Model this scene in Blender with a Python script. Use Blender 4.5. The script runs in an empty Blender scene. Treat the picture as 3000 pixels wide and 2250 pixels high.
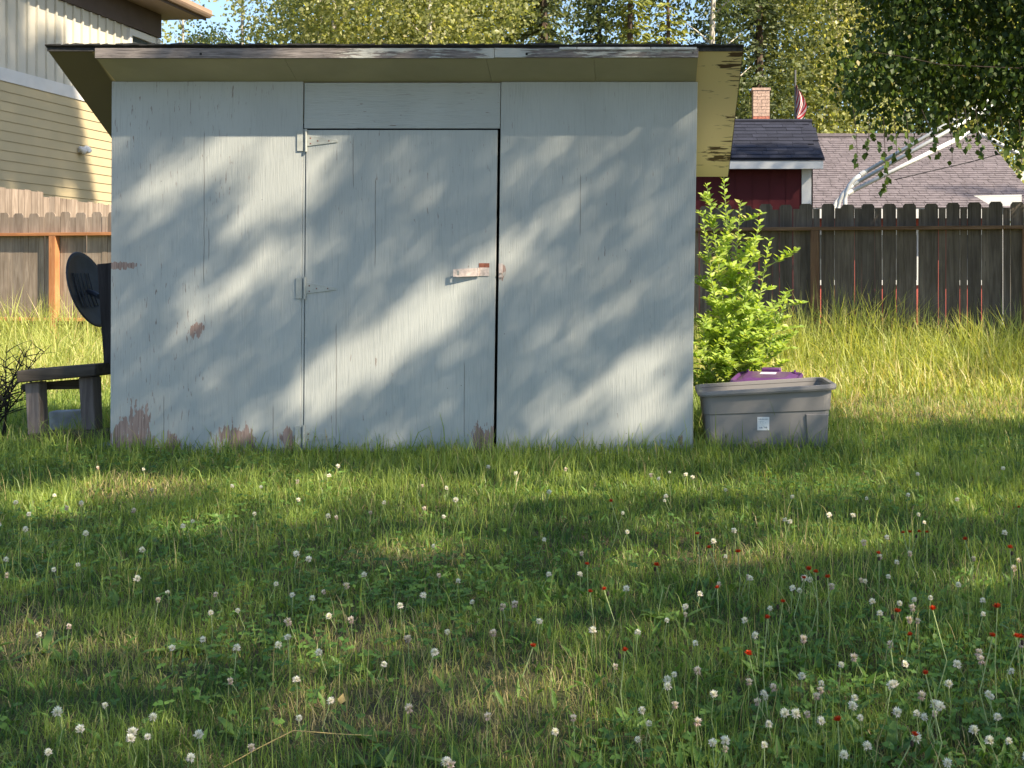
import bpy, math, random
import numpy as np
from mathutils import Vector, Matrix

# ------------------------------------------------------------------ camera, sky, sun, exposure
F, CX, CY, CAMH = 3600.0, 1891.0, 800.0, 1.14      # photo pixels (3000 x 2250), camera height in metres
SUN_A, SUN_E = math.radians(57), math.radians(40)  # to the right of the shed's outward normal / elevation
SC = bpy.context.scene
COL = SC.collection
cam_d = bpy.data.cameras.new("camera")
cam = bpy.data.objects.new("camera", cam_d); COL.objects.link(cam)
cam.location = (0, 0, CAMH); cam.rotation_euler = (math.pi / 2, 0, 0)
cam_d.sensor_width = 36; cam_d.lens = F / 3000 * 36
cam_d.shift_x = (1500 - CX) / 3000; cam_d.shift_y = -(1125 - CY) / 3000
cam_d.clip_start = 0.05; cam_d.clip_end = 2000
SC.camera = cam
world = bpy.data.worlds.new("World"); SC.world = world; world.use_nodes = True
wn, wl = world.node_tree.nodes, world.node_tree.links
sky = wn.new("ShaderNodeTexSky"); sky.sky_type = 'NISHITA'; sky.sun_disc = False
sky.sun_elevation = SUN_E
SUNV = Vector((math.sin(SUN_A) * math.cos(SUN_E), -math.cos(SUN_A) * math.cos(SUN_E), math.sin(SUN_E)))
sky.sun_rotation = math.atan2(SUNV.x, SUNV.y)
sky.air_density = 1.0; sky.dust_density = 0.6; sky.ozone_density = 1.6
wl.new(sky.outputs[0], wn["Background"].inputs[0]); wn["Background"].inputs[1].default_value = 0.10
sun_d = bpy.data.lights.new("sun", 'SUN'); sun_d.energy = 5.0; sun_d.angle = math.radians(0.53)
sun_d.color = (1.0, 0.85, 0.64)
sun = bpy.data.objects.new("sun", sun_d); COL.objects.link(sun)
sun.rotation_euler = (-SUNV).to_track_quat('-Z', 'Y').to_euler(); sun.location = SUNV * 60
SC.view_settings.view_transform = 'Standard'; SC.view_settings.look = 'None'
SC.view_settings.gamma = 1.0; SC.view_settings.use_curve_mapping = False
SC.view_settings.exposure = 1.28
SC.render.engine = 'CYCLES'
SC.cycles.use_denoising = True
SC.cycles.max_bounces = 6; SC.cycles.diffuse_bounces = 3; SC.cycles.transmission_bounces = 5
SC.cycles.transparent_max_bounces = 8; SC.cycles.caustics_reflective = False; SC.cycles.caustics_refractive = False

RNG = np.random.default_rng(7)
random.seed(7)
def pt(u, v, Y):      # photo pixel at depth Y -> world point
    return Vector(((u - CX) / F * Y, Y, CAMH - (v - CY) / F * Y))
def to_px(x, y, z):
    return CX + x / y * F, CY - (z - CAMH) / y * F

# ------------------------------------------------------------------ object helpers
def tag(o, label, cat=None, group=None, kind=None):
    if label: o["label"] = label
    if cat: o["category"] = cat
    if group: o["group"] = group
    if kind: o["kind"] = kind
    return o
def empty(name, loc=(0, 0, 0), rz=0):
    o = bpy.data.objects.new(name, None); COL.objects.link(o)
    o.location = loc; o.rotation_euler = (0, 0, rz); o.empty_display_size = .1
    return o
def link(name, me, parent=None, loc=None, rot=None):
    o = bpy.data.objects.new(name, me); COL.objects.link(o)
    if parent is not None: o.parent = parent
    if loc is not None: o.location = loc
    if rot is not None: o.rotation_euler = rot
    return o
def copy_tree(o, parent=None):
    c = o.copy(); COL.objects.link(c); c.parent = parent
    for ch in list(o.children): copy_tree(ch, c)
    return c

class MB:
    def __init__(s): s.v = []; s.f = []; s.m = []
    def add(s, vs, fs, mi=0):
        b = len(s.v); s.v += [tuple(p) for p in vs]
        s.f += [tuple(b + i for i in f) for f in fs]; s.m += [mi] * len(fs); return s
    def hexa(s, p, mi=0):      # 8 corners: bottom 0-3 ccw, top 4-7
        return s.add(p, [(3, 2, 1, 0), (4, 5, 6, 7), (0, 1, 5, 4), (1, 2, 6, 5), (2, 3, 7, 6), (3, 0, 4, 7)], mi)
    def box(s, x0, x1, y0, y1, z0, z1, mi=0):
        return s.hexa([(x0, y0, z0), (x1, y0, z0), (x1, y1, z0), (x0, y1, z0), (x0, y0, z1), (x1, y0, z1), (x1, y1, z1), (x0, y1, z1)], mi)
    def prism(s, poly, axis, a0, a1, mi=0):   # polygon extruded along an axis (0 x, 1 y, 2 z)
        n = len(poly)
        def mk(p, a):
            q = list(p); q.insert(axis, a); return q
        vs = [mk(p, a0) for p in poly] + [mk(p, a1) for p in poly]
        fs = [tuple(range(n)), tuple(range(2 * n - 1, n - 1, -1))] + [(i, n + i, n + (i + 1) % n, (i + 1) % n) for i in range(n)]
        return s.add(vs, fs, mi)
    def tube(s, pts, rad, n=8, mi=0, caps=True):
        pts = [Vector(p) for p in pts]; rad = rad if hasattr(rad, '__len__') else [rad] * len(pts)
        rings = []; up = Vector((.13, .21, .97))
        for i, p in enumerate(pts):
            d = (pts[min(i + 1, len(pts) - 1)] - pts[max(i - 1, 0)]).normalized()
            if abs(d.dot(up)) > .98: up = Vector((.9, .3, .1))
            a = d.cross(up).normalized(); b = d.cross(a).normalized()
            rings.append([p + (a * math.cos(2 * math.pi * k / n) + b * math.sin(2 * math.pi * k / n)) * rad[i] for k in range(n)])
        vs = [q for r in rings for q in r]; fs = []
        for i in range(len(pts) - 1):
            for k in range(n):
                fs.append((i * n + k, i * n + (k + 1) % n, (i + 1) * n + (k + 1) % n, (i + 1) * n + k))
        if caps:
            fs.append(tuple(range(n - 1, -1, -1))); fs.append(tuple(range((len(pts) - 1) * n, len(pts) * n)))
        return s.add(vs, fs, mi)
    def lathe(s, prof, n=20, mi=0):
        vs = []; fs = []
        for r, z in prof:
            for k in range(n):
                vs.append((r * math.cos(2 * math.pi * k / n), r * math.sin(2 * math.pi * k / n), z))
        for i in range(len(prof) - 1):
            for k in range(n):
                fs.append((i * n + k, i * n + (k + 1) % n, (i + 1) * n + (k + 1) % n, (i + 1) * n + k))
        return s.add(vs, fs, mi)
    def mesh(s, name, mats, bevel=0, smooth=False):
        me = bpy.data.meshes.new(name); me.from_pydata(s.v, [], s.f)
        for m in (mats if isinstance(mats, (list, tuple)) else [mats]): me.materials.append(m)
        me.polygons.foreach_set("material_index", s.m)
        if bevel:
            import bmesh
            bm = bmesh.new(); bm.from_mesh(me)
            bmesh.ops.recalc_face_normals(bm, faces=bm.faces)
            bmesh.ops.bevel(bm, geom=list(bm.edges), offset=bevel, segments=1, affect='EDGES', clamp_overlap=True)
            bm.to_mesh(me); bm.free()
        else:
            import bmesh
            bm = bmesh.new(); bm.from_mesh(me); bmesh.ops.recalc_face_normals(bm, faces=bm.faces); bm.to_mesh(me); bm.free()
        if smooth: me.polygons.foreach_set("use_smooth", [True] * len(me.polygons))
        me.update(); return me
    def build(s, name, mats, parent=None, bevel=0, smooth=False):
        return link(name, s.mesh(name, mats, bevel, smooth), parent)

def np_mesh(name, V, polys, mat, tint=None):
    """V (n,3); polys: list of int arrays (m,k); tint: per-vertex float attribute"""
    me = bpy.data.meshes.new(name)
    me.vertices.add(len(V)); me.vertices.foreach_set("co", np.ascontiguousarray(V, dtype=np.float32).ravel())
    idx = np.concatenate([p.ravel() for p in polys]).astype(np.int32)
    tot = np.concatenate([np.full(len(p), p.shape[1]) for p in polys]).astype(np.int32)
    st = np.concatenate([[0], np.cumsum(tot)[:-1]]).astype(np.int32)
    me.loops.add(len(idx)); me.loops.foreach_set("vertex_index", idx)
    me.polygons.add(len(tot)); me.polygons.foreach_set("loop_start", st); me.polygons.foreach_set("loop_total", tot)
    me.materials.append(mat)
    if tint is not None:
        a = me.attributes.new("tint", 'FLOAT', 'POINT'); a.data.foreach_set("value", np.ascontiguousarray(tint, dtype=np.float32))
    me.update(calc_edges=True); return me

def norm(a): return a / np.maximum(np.linalg.norm(a, axis=1, keepdims=True), 1e-9)
def leaf_mesh(name, C, A, N, length, width, mat, tint, fold=.18):
    """one folded four-corner leaf (two triangles) per row: base C, axis A, normal N"""
    A = norm(A); S = norm(np.cross(A, N)); N = norm(np.cross(S, A))
    l = length[:, None]; w = width[:, None] * .5
    p0 = C; p1 = C + A * l * .42 + S * w + N * l * fold * .5; p2 = C + A * l - N * l * .06; p3 = C + A * l * .42 - S * w + N * l * fold * .5
    n = len(C); V = np.stack([p0, p1, p2, p3], 1).reshape(-1, 3)
    b = np.arange(n)[:, None] * 4
    return np_mesh(name, V, [np.concatenate([b + np.array([0, 1, 2]), b + np.array([0, 2, 3])])], mat, np.repeat(tint, 4))
def randdir(n, zb=0.0):
    d = RNG.normal(size=(n, 3)); d[:, 2] += zb; return norm(d)

# ------------------------------------------------------------------ materials
def new_mat(name):
    m = bpy.data.materials.new(name); m.use_nodes = True
    nt = m.node_tree; b = nt.nodes["Principled BSDF"]
    b.inputs["Specular IOR Level"].default_value = .3
    return m, nt.nodes, nt.links, b
class NT:
    """tiny node builder"""
    def __init__(s, nodes, links): s.n = nodes; s.l = links
    def _in(s, sock, v):
        if hasattr(v, 'links') or hasattr(v, 'is_linked'): s.l.new(v, sock)
        elif isinstance(v, (tuple, list)) and len(v) == 3 and sock.type == 'RGBA': sock.default_value = (*v, 1)
        else: sock.default_value = v
    def math(s, op, a, b=0.0, c=None, clamp=False):
        n = s.n.new("ShaderNodeMath"); n.operation = op; n.use_clamp = clamp
        s._in(n.inputs[0], a); s._in(n.inputs[1], b)
        if c is not None: s._in(n.inputs[2], c)
        return n.outputs[0]
    def mix(s, fac, a, b, mode='MIX'):
        n = s.n.new("ShaderNodeMix"); n.data_type = 'RGBA'; n.blend_type = mode
        s._in(n.inputs[0], fac); s._in(n.inputs[6], a); s._in(n.inputs[7], b)
        return n.outputs[2]
    def coords(s, scale=(1, 1, 1), loc=(0, 0, 0), kind="Object", rnd=0.0):
        tc = s.n.new("ShaderNodeTexCoord"); mp = s.n.new("ShaderNodeMapping")
        src = tc.outputs[kind]
        if rnd:
            oi = s.n.new("ShaderNodeObjectInfo"); va = s.n.new("ShaderNodeVectorMath"); va.operation = 'ADD'
            s.l.new(src, va.inputs[0]); s.l.new(s.math('MULTIPLY', oi.outputs["Random"], rnd), va.inputs[1]); src = va.outputs[0]
        s.l.new(src, mp.inputs[0]); mp.inputs["Scale"].default_value = scale; mp.inputs["Location"].default_value = loc
        return mp.outputs[0]
    def noise(s, vec, scale=5, detail=4, rough=.55, dist=0.0):
        n = s.n.new("ShaderNodeTexNoise"); s.l.new(vec, n.inputs["Vector"])
        n.inputs["Scale"].default_value = scale; n.inputs["Detail"].default_value = detail
        n.inputs["Roughness"].default_value = rough; n.inputs["Distortion"].default_value = dist
        return n.outputs[0]
    def step(s, x, lo, hi, out0=0.0, out1=1.0):
        n = s.n.new("ShaderNodeMapRange"); n.interpolation_type = 'SMOOTHSTEP'
        s._in(n.inputs[0], x); s._in(n.inputs[1], lo); s._in(n.inputs[2], hi); n.inputs[3].default_value = out0; n.inputs[4].default_value = out1
        return n.outputs[0]
    def xyz(s, kind="Object"):
        tc = s.n.new("ShaderNodeTexCoord"); sp = s.n.new("ShaderNodeSeparateXYZ"); s.l.new(tc.outputs[kind], sp.inputs[0]); return sp.outputs
    def rnd(s):
        return s.n.new("ShaderNodeObjectInfo").outputs["Random"]
    def attr(s, name):
        n = s.n.new("ShaderNodeAttribute"); n.attribute_name = name; return n.outputs["Fac"]
    def bump(s, h, strength, dist, bsdf):
        n = s.n.new("ShaderNodeBump"); n.inputs["Strength"].default_value = strength; n.inputs["Distance"].default_value = dist
        s.l.new(h, n.inputs["Height"]); s.l.new(n.outputs[0], bsdf.inputs["Normal"])

def plain(name, col, rough=.6, var=.12, scale=8, spec=.3, metal=0.0, bump=0.0):
    m, n, l, b = new_mat(name); t = NT(n, l)
    nz = t.noise(t.coords(rnd=30.0), scale, 5)
    f = t.step(nz, .3, .7)
    c = t.mix(f, tuple(x * (1 - var) for x in col), tuple(min(1, x * (1 + var)) for x in col))
    l.new(c, b.inputs["Base Color"]); b.inputs["Roughness"].default_value = rough
    b.inputs["Specular IOR Level"].default_value = spec; b.inputs["Metallic"].default_value = metal
    if bump: t.bump(t.noise(t.coords(), scale * 6, 4), bump, .003, b)
    return m
def wood(name, ca, cb, axis=2, rough=.85, streak=28, tone=.5):
    m, n, l, b = new_mat(name); t = NT(n, l)
    sc = [streak, streak, streak]; sc[axis] = streak * .07
    g = t.noise(t.coords(tuple(sc), rnd=40.0), 1.0, 6, .65, .6)
    big = t.noise(t.coords((2, 2, 2), rnd=17.0), 1.0, 3)
    c = t.mix(t.step(g, .28, .72), ca, cb)
    c = t.mix(t.math('MULTIPLY', t.step(big, .35, .7), .45), c, tuple(x * .6 for x in ca))
    r = t.rnd()
    c = t.mix(1.0, c, t.mix(r, (1 - tone * .5,) * 3, (1 + tone * .35, 1 + tone * .3, 1 + tone * .22)), 'MULTIPLY')
    crack = t.noise(t.coords(tuple(x * 2.2 for x in sc), rnd=11.0), 1.0, 4, .6)
    c = t.mix(t.step(crack, .66, .74), c, tuple(x * .3 for x in ca))
    l.new(c, b.inputs["Base Color"]); b.inputs["Roughness"].default_value = rough
    t.bump(g, .5, .004, b)
    return m
def leafmat(name, c0, c1, c2=None, trans=.35, rough=.5, rv=.25):
    """tint 0..1 goes from c0 to c1 (and c2 for the last tenth)"""
    m, n, l, b = new_mat(name); t = NT(n, l)
    a = t.attr("tint")
    c = t.mix(t.step(a, 0, .9), c0, c1)
    if c2: c = t.mix(t.step(a, .9, .98), c, c2)
    if rv: c = t.mix(1.0, c, t.mix(t.rnd(), (1 - rv, 1 - rv, 1 - rv), (1 + rv * .7, 1 + rv * .5, 1 + rv * .3)), 'MULTIPLY')
    l.new(c, b.inputs["Base Color"]); b.inputs["Roughness"].default_value = rough
    tr = n.new("ShaderNodeBsdfTranslucent"); l.new(t.mix(1.0, c, (1.35, 1.3, .55), 'MULTIPLY'), tr.inputs["Color"])
    mx = n.new("ShaderNodeMixShader"); mx.inputs[0].default_value = trans
    l.new(b.outputs[0], mx.inputs[1]); l.new(tr.outputs[0], mx.inputs[2])
    l.new(mx.outputs[0], n["Material Output"].inputs["Surface"])
    return m

def shed_paint(name, horizontal=False, peel=(), cracks=(), fleck=.63, col=(.395, .42, .41)):
    """pale grey-green paint on plywood: fine checking along the grain, flecks of bare wood, peeled patches (x, z, rx, rz), hairline cracks (x, z0, z1)"""
    m, n, l, b = new_mat(name); t = NT(n, l)
    sc = (9, 9, 110) if horizontal else (110, 110, 5)
    g = t.noise(t.coords(sc), 1.0, 5, .6, .35)
    fine = t.noise(t.coords(tuple(x * 1.9 for x in sc)), 1.0, 3, .6, .2)
    blot = t.noise(t.coords((1.3, 1.3, 1.0)), 1.5, 4)
    base = t.mix(t.step(blot, .3, .7), tuple(x * .93 for x in col), tuple(x * 1.05 for x in col))
    c = t.mix(t.math('MULTIPLY', t.step(g, .52, .70), .32), base, tuple(x * .62 for x in col))
    fl = t.noise(t.coords((70, 70, 9) if not horizontal else (12, 12, 80), (3, 1, 7)), 1.0, 3, .6, .4)
    patchy = t.noise(t.coords((1.2, 1.2, .9), (5, 2, 1)), 1.0, 2)
    flm = t.math('MULTIPLY', t.step(fl, fleck, fleck + .05), t.step(patchy, .38, .6))
    c = t.mix(t.math('MULTIPLY', flm, .8), c, (.17, .12, .10))
    X, Y, Z = t.xyz()
    wob = t.noise(t.coords((60, 60, 9)), 1.0, 4, .6)
    wob2 = t.noise(t.coords((14, 14, 10)), 1.0, 3)
    tot = None
    for (px, pz, rx, rz) in peel:
        dx = t.math('DIVIDE', t.math('SUBTRACT', X, px), rx); dz = t.math('DIVIDE', t.math('SUBTRACT', Z, pz), rz)
        d = t.math('ADD', t.math('MULTIPLY', dx, dx), t.math('MULTIPLY', dz, dz))
        d = t.math('ADD', d, t.math('ADD', t.math('MULTIPLY', t.math('SUBTRACT', wob, .5), 5.0), t.math('MULTIPLY', t.math('SUBTRACT', wob2, .5), 4.0)))
        q = t.step(d, .85, 1.0, 1.0, 0.0)
        tot = q if tot is None else t.math('MAXIMUM', tot, q)
    if tot is not None:
        bare = t.mix(t.step(g, .35, .65), (.20, .125, .10), (.34, .25, .22))
        c = t.mix(t.math('MULTIPLY', tot, .92), c, bare)
    for (px, z0, z1) in cracks:
        dx = t.math('ABSOLUTE', t.math('SUBTRACT', t.math('ADD', X, t.math('MULTIPLY', t.math('SUBTRACT', t.noise(t.coords((.01, .01, 3.0)), 1.0, 3), .5), .02)), px))
        ln = t.math('MULTIPLY', t.step(dx, .0012, .0030, 1.0, 0.0), t.math('MULTIPLY', t.step(Z, z0, z0 + .05), t.step(Z, z1 - .05, z1, 1.0, 0.0)))
        c = t.mix(t.math('MULTIPLY', ln, .75), c, (.10, .085, .075))
    # nail heads and dirt specks
    vo = n.new("ShaderNodeTexVoronoi"); vo.inputs["Scale"].default_value = 7.0; l.new(t.coords((1, 1, 1)), vo.inputs["Vector"])
    c = t.mix(t.step(vo.outputs["Distance"], .018, .03, .7, 0.0), c, (.11, .10, .09))
    l.new(c, b.inputs["Base Color"]); b.inputs["Roughness"].default_value = .62
    t.bump(t.math('ADD', g, t.math('MULTIPLY', fine, .6)), .85, .0024, b)
    return m

def weathered_fascia(name):
    m, n, l, b = new_mat(name); t = NT(n, l)
    g = t.noise(t.coords((7, 60, 120)), 1.0, 5, .65, .8)
    wd = t.mix(t.step(g, .3, .7), (.10, .09, .085), (.27, .24, .23))
    big = t.noise(t.coords((2.2, 8, 9), (.4, 0, 0)), 1.0, 5, .65)
    X, Y, Z = t.xyz()
    e = t.math('ADD', big, t.step(X, -3.2, -1.2, -.16, .07))
    pm = t.step(t.math('ADD', e, t.math('MULTIPLY', t.math('SUBTRACT', g, .5), .5)), .52, .58)
    l.new(t.mix(pm, wd, (.42, .43, .40)), b.inputs["Base Color"]); b.inputs["Roughness"].default_value = .8
    t.bump(t.math('ADD', g, pm), .6, .004, b)
    return m
def soffit_paint(name):
    """cream-yellow painted plywood, paint split along the grain towards the verge"""
    m, n, l, b = new_mat(name); t = NT(n, l)
    g = t.noise(t.coords((5, 34, 34)), 1.0, 4, .6, .8)
    X, Y, Z = t.xyz()
    wear = t.step(X, .30, .60, -.16, .03)
    w2 = t.noise(t.coords((2.5, 5, 5), (.3, .8, .1)), 1.0, 2)
    k = t.math('ADD', t.math('ADD', g, wear), t.math('MULTIPLY', t.math('SUBTRACT', w2, .5), .75))
    pm = t.step(k, .585, .63)
    c = t.mix(pm, (.82, .70, .43), (.10, .065, .04))
    c = t.mix(t.step(X, -3.36, -3.33, 1.0, 0.0), c, (.17, .15, .095))  # left overhang is coloured darker than the rest
    l.new(c, b.inputs["Base Color"]); b.inputs["Roughness"].default_value = .7
    t.bump(g, .4, .003, b)
    return m
def shingle_mat(name, ca, cb, rough=.9, grit=300):
    m, n, l, b = new_mat(name); t = NT(n, l)
    gr = t.noise(t.coords((1, 1, 1), rnd=50.0), grit, 2)
    big = t.noise(t.coords((1, 1, 1), rnd=25.0), 6, 3)
    c = t.mix(t.step(gr, .3, .7), ca, cb)
    c = t.mix(1.0, c, t.mix(t.step(big, .3, .7), (.8, .8, .8), (1.15, 1.15, 1.15)), 'MULTIPLY')
    c = t.mix(1.0, c, t.mix(t.rnd(), (.75, .75, .78), (1.3, 1.28, 1.25)), 'MULTIPLY')
    l.new(c, b.inputs["Base Color"]); b.inputs["Roughness"].default_value = rough
    t.bump(gr, .4, .003, b); return m

M = {}
M['paint_side'] = plain('paint_side', (.40, .42, .38), .65, .08)
M['hinge'] = plain('hinge_paint', (.38, .40, .375), .5, .10, 30)
M['hasp'] = plain('hasp_metal', (.52, .44, .40), .45, .22, 40, .5, .2)
M['rust'] = plain('rust', (.20, .075, .05), .8, .3, 50)
M['fascia'] = weathered_fascia('fascia_weathered')
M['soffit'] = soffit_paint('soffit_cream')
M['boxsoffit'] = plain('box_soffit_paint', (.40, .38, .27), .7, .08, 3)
M['felt'] = plain('roofing_felt', (.035, .035, .035), .9, .3, 30, bump=.5)
M['drip'] = plain('drip_edge', (.55, .56, .54), .5, .2, 20)
M['dark'] = plain('dark_interior', (.02, .018, .016), .9)
M['fence'] = wood('fence_wood', (.20, .155, .12), (.37, .31, .26))
M['fence_shaded'] = wood('shaded_fence_wood', (.085, .068, .055), (.19, .16, .135))  # same wood as the left fence, with tree shade put into the colour
M['rail'] = wood('rail_cedar', (.42, .17, .07), (.58, .28, .13), axis=0)
M['post'] = wood('post_cedar', (.42, .17, .07), (.58, .28, .13), axis=2)
M['rail_old'] = wood('rail_brown', (.15, .085, .05), (.27, .17, .11), axis=0)
M['post_old'] = wood('post_brown', (.15, .08, .045), (.26, .155, .095), axis=2)
M['timber'] = wood('dark_timber', (.045, .038, .032), (.13, .115, .10), axis=0)
M['timber_up'] = wood('grey_timber_leg', (.10, .085, .085), (.24, .21, .20), axis=2)
M['moss'] = wood('mossy_timber', (.05, .05, .025), (.13, .12, .07), axis=0)
M['concrete'] = plain('concrete', (.36, .38, .40), .9, .2, 14, bump=.5)
M['dish'] = plain('dark_plastic', (.030, .036, .048), .45, .3, 9)
M['blackwood'] = wood('black_stained_wood', (.015, .014, .016), (.05, .045, .05))
M['bin'] = plain('grey_plastic', (.215, .205, .20), .5, .05, 6, .4)
M['binside'] = M['bin']
M['purple'] = plain('purple_plastic', (.095, .033, .135), .32, .12, 8, .5)
M['sticker'] = plain('sticker_white', (.72, .73, .74), .4, .05)
M['ink'] = plain('sticker_ink', (.16, .20, .28), .5, .3, 90)
M['clear'] = plain('tote_body', (.34, .32, .33), .4, .05)
M['siding'] = plain('cream_siding', (.46, .385, .24), .6, .03, 1.5)
M['batten'] = plain('cream_white_panel', (.52, .50, .43), .6, .03, 1.5)
M['white'] = plain('white_trim', (.60, .60, .59), .5, .04, 3)
M['brown'] = plain('brown_trim', (.085, .066, .062), .6, .1, 3)
M['soff_brown'] = plain('brown_soffit', (.27, .21, .17), .6, .06, 3)
M['gutter'] = plain('tan_gutter', (.36, .26, .20), .5, .08, 3)
M['glass'] = plain('window_glass', (.05, .06, .07), .08, .1, 3, .6)
M['red'] = plain('dark_red_siding', (.085, .010, .014), .65, .12, 2)
M['redhouse'] = plain('red_house_wall', (.42, .10, .08), .7, .1, 2)
M['whiteblue'] = plain('white_painted_trim', (.62, .64, .66), .55, .05, 6)
M['navy'] = shingle_mat('navy_shingle', (.012, .014, .026), (.030, .034, .052))
M['grey_sh'] = shingle_mat('grey_shingle', (.125, .108, .12), (.225, .20, .21))
M['brick'] = plain('chimney_brick', (.36, .14, .10), .85, .3, 25, bump=.5)
M['brick_pale'] = plain('chimney_pale_brick', (.42, .30, .24), .85, .3, 25, bump=.5)
M['mortar'] = plain('mortar', (.5, .46, .42), .9)
M['pipe'] = plain('galvanised_pipe', (.55, .58, .60), .42, .08, 10, .5, .25)
M['pipe_lit'] = plain('sunlit_pipe', (.80, .80, .78), .45, .05, 10)  # same pipe as the grey ribs; sunlight put into this paler colour
M['pole'] = plain('flagpole_grey', (.12, .12, .12), .5)
M['cable'] = plain('cable_black', (.03, .03, .03), .6)
M['twig'] = plain('twig_bark', (.035, .026, .02), .9, .3, 40)
M['twig_dark'] = plain('dead_twig', (.03, .027, .024), .9, .3, 40)
M['leaf_fallen'] = plain('fallen_leaf', (.48, .35, .14), .6, .2, 60)
def bark_birch(name):
    m, n, l, b = new_mat(name); t = NT(n, l)
    g = t.noise(t.coords((6, 6, 40)), 1.0, 4, .6)
    c = t.mix(t.step(g, .58, .68), (.50, .46, .40), (.06, .05, .045))
    l.new(c, b.inputs["Base Color"]); b.inputs["Roughness"].default_value = .8
    return m
M['birch_bark'] = bark_birch('birch_bark')
M['spruce_bark'] = plain('spruce_bark', (.09, .065, .05), .9, .3, 30, bump=.6)
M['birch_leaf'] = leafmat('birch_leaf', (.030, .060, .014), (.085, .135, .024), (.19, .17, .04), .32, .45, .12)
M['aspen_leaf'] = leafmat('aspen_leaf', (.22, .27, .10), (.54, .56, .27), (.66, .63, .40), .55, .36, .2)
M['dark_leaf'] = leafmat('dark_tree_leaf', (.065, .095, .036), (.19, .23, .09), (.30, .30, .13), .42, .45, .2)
M['spruce_leaf'] = leafmat('spruce_needles', (.07, .10, .06), (.21, .25, .15), (.28, .29, .17), .3, .5, .2)
M['pine_leaf'] = leafmat('pine_needles', (.17, .21, .05), (.40, .42, .11), (.42, .42, .15), .25, .6, .12)
M['shrub_leaf'] = leafmat('shrub_leaf', (.22, .35, .06), (.46, .58, .13), (.52, .44, .2), .45, .38, .05)
M['grass'] = leafmat('lawn_blade', (.060, .140, .038), (.33, .42, .105), (.50, .41, .22), .5, .40, 0)
M['tallgrass'] = leafmat('tall_grass_blade', (.20, .28, .07), (.50, .54, .185), (.64, .55, .30), .48, .42, 0)
M['clover'] = leafmat('clover_leaf', (.060, .145, .032), (.15, .27, .055), None, .35, .45, 0)
M['weed'] = leafmat('broad_weed_leaf', (.07, .16, .04), (.17, .29, .07), None, .35, .4, .3)
M['petal'] = leafmat('clover_petal', (.74, .68, .62), (.90, .90, .86), None, .25, .6, .08)
M['petal_low'] = leafmat('clover_petal_faded', (.50, .37, .32), (.86, .78, .74), None, .28, .6, .15)
M['hawk'] = leafmat('hawkweed_petal', (.42, .030, .010), (.62, .075, .012), None, .25, .6, .15)
M['stem'] = plain('flower_stem', (.26, .32, .13), .6, .2, 30)

# ------------------------------------------------------------------ ground
def ground_mat():
    m, n, l, b = new_mat('soil_and_thatch'); t = NT(n, l)
    a = t.noise(t.coords((1, 1, 1)), 1.1, 4); f = t.noise(t.coords((1, 1, 1)), 70, 4, .7)
    c = t.mix(t.step(f, .3, .7), (.045, .040, .018), (.13, .105, .055))
    c = t.mix(t.math('MULTIPLY', t.step(a, .4, .65), .6), c, (.05, .075, .02))
    l.new(c, b.inputs["Base Color"]); b.inputs["Roughness"].default_value = .95
    t.bump(f, .8, .01, b); return m
g = MB().add([(-300, -120, 0), (300, -120, 0), (300, 500, 0), (-300, 500, 0)], [(0, 1, 2, 3)]).build('ground', ground_mat())
g["kind"] = "structure"; g["label"] = "bare soil and thatch under the lawn"

# ------------------------------------------------------------------ the white shed
YW, SW = 7.7, F / 7.7
def wx(u): return (u - CX) / SW
def wz(v): return CAMH - (v - CY) / SW
shed = empty('shed', (0, 0, 0))
tag(shed, 'pale grey painted plywood shed with sloping roof and peeling paint', 'shed')
def rack(z): return (z / 2.34 - .5) * .032     # the old shed leans a little
def panel(name, u0, u1, z0, z1, mat, y=YW, t=.014, lean=(1, 1), parent=shed):
    x0, x1 = wx(u0), wx(u1)
    b0, b1, t0, t1 = x0 + rack(z0) * lean[0], x1 + rack(z0) * lean[1], x0 + rack(z1) * lean[0], x1 + rack(z1) * lean[1]
    mb = MB().hexa([(b0, y, z0), (b1, y, z0), (b1, y + t, z0), (b0, y + t, z0), (t0, y, z1), (t1, y, z1), (t1, y + t, z1), (t0, y + t, z1)])
    return mb.build(name, mat, parent, bevel=.002)
ZT, ZB = wz(239), -.03
ML = shed_paint('paint_left_panel', peel=[(wx(352), wz(1310), .09, .14), (wx(398), wz(1290), .10, .21), (wx(500), wz(1320), .07, .09), (wx(690), wz(1310), .13, .14), (wx(845), wz(1300), .05, .09), (wx(350), wz(778), .10, .022), (wx(578), wz(970), .045, .05)],
                cracks=[(wx(598), wz(840), wz(376)), (wx(612), wz(770), wz(660)), (wx(480), wz(1290), wz(1150)), (wx(800), wz(1310), wz(1180))], fleck=.62)
MD = shed_paint('paint_door', peel=[(wx(1430), wz(1310), .12, .13), (wx(1395), wz(1330), .10, .06)], cracks=[(wx(1100), wz(790), wz(520)), (wx(985), wz(1290), wz(940)), (wx(1360), wz(1290), wz(1050)), (wx(1035), wz(560), wz(390))], fleck=.67)
MR = shed_paint('paint_right_panel', peel=[(wx(1466), wz(800), .03, .05), (wx(1995), wz(1290), .02, .03)], cracks=[(wx(1700), wz(700), wz(500))], fleck=.67)
MH = shed_paint('paint_header', horizontal=True, fleck=.66)
panel('wall_panel', 325, 884, ZB, ZT, ML, lean=(.3, .6))["label"] = 'left wall panel with flaking paint and brown bare patches'
panel('wall_panel', 1461, 2035, ZB, ZT - .002, MR, lean=(1, 1.2))["label"] = 'right wall panel of plywood'
panel('header_panel', 887, 1459, wz(378) + .004, ZT - .006, MH, y=YW + .003, lean=(.6, 1))["label"] = 'plywood strip with horizontal grain above the door'
panel('hinge_strip', 884.6, 892, .01, wz(378), ML, y=YW + .002, lean=(.6, .6))
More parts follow.
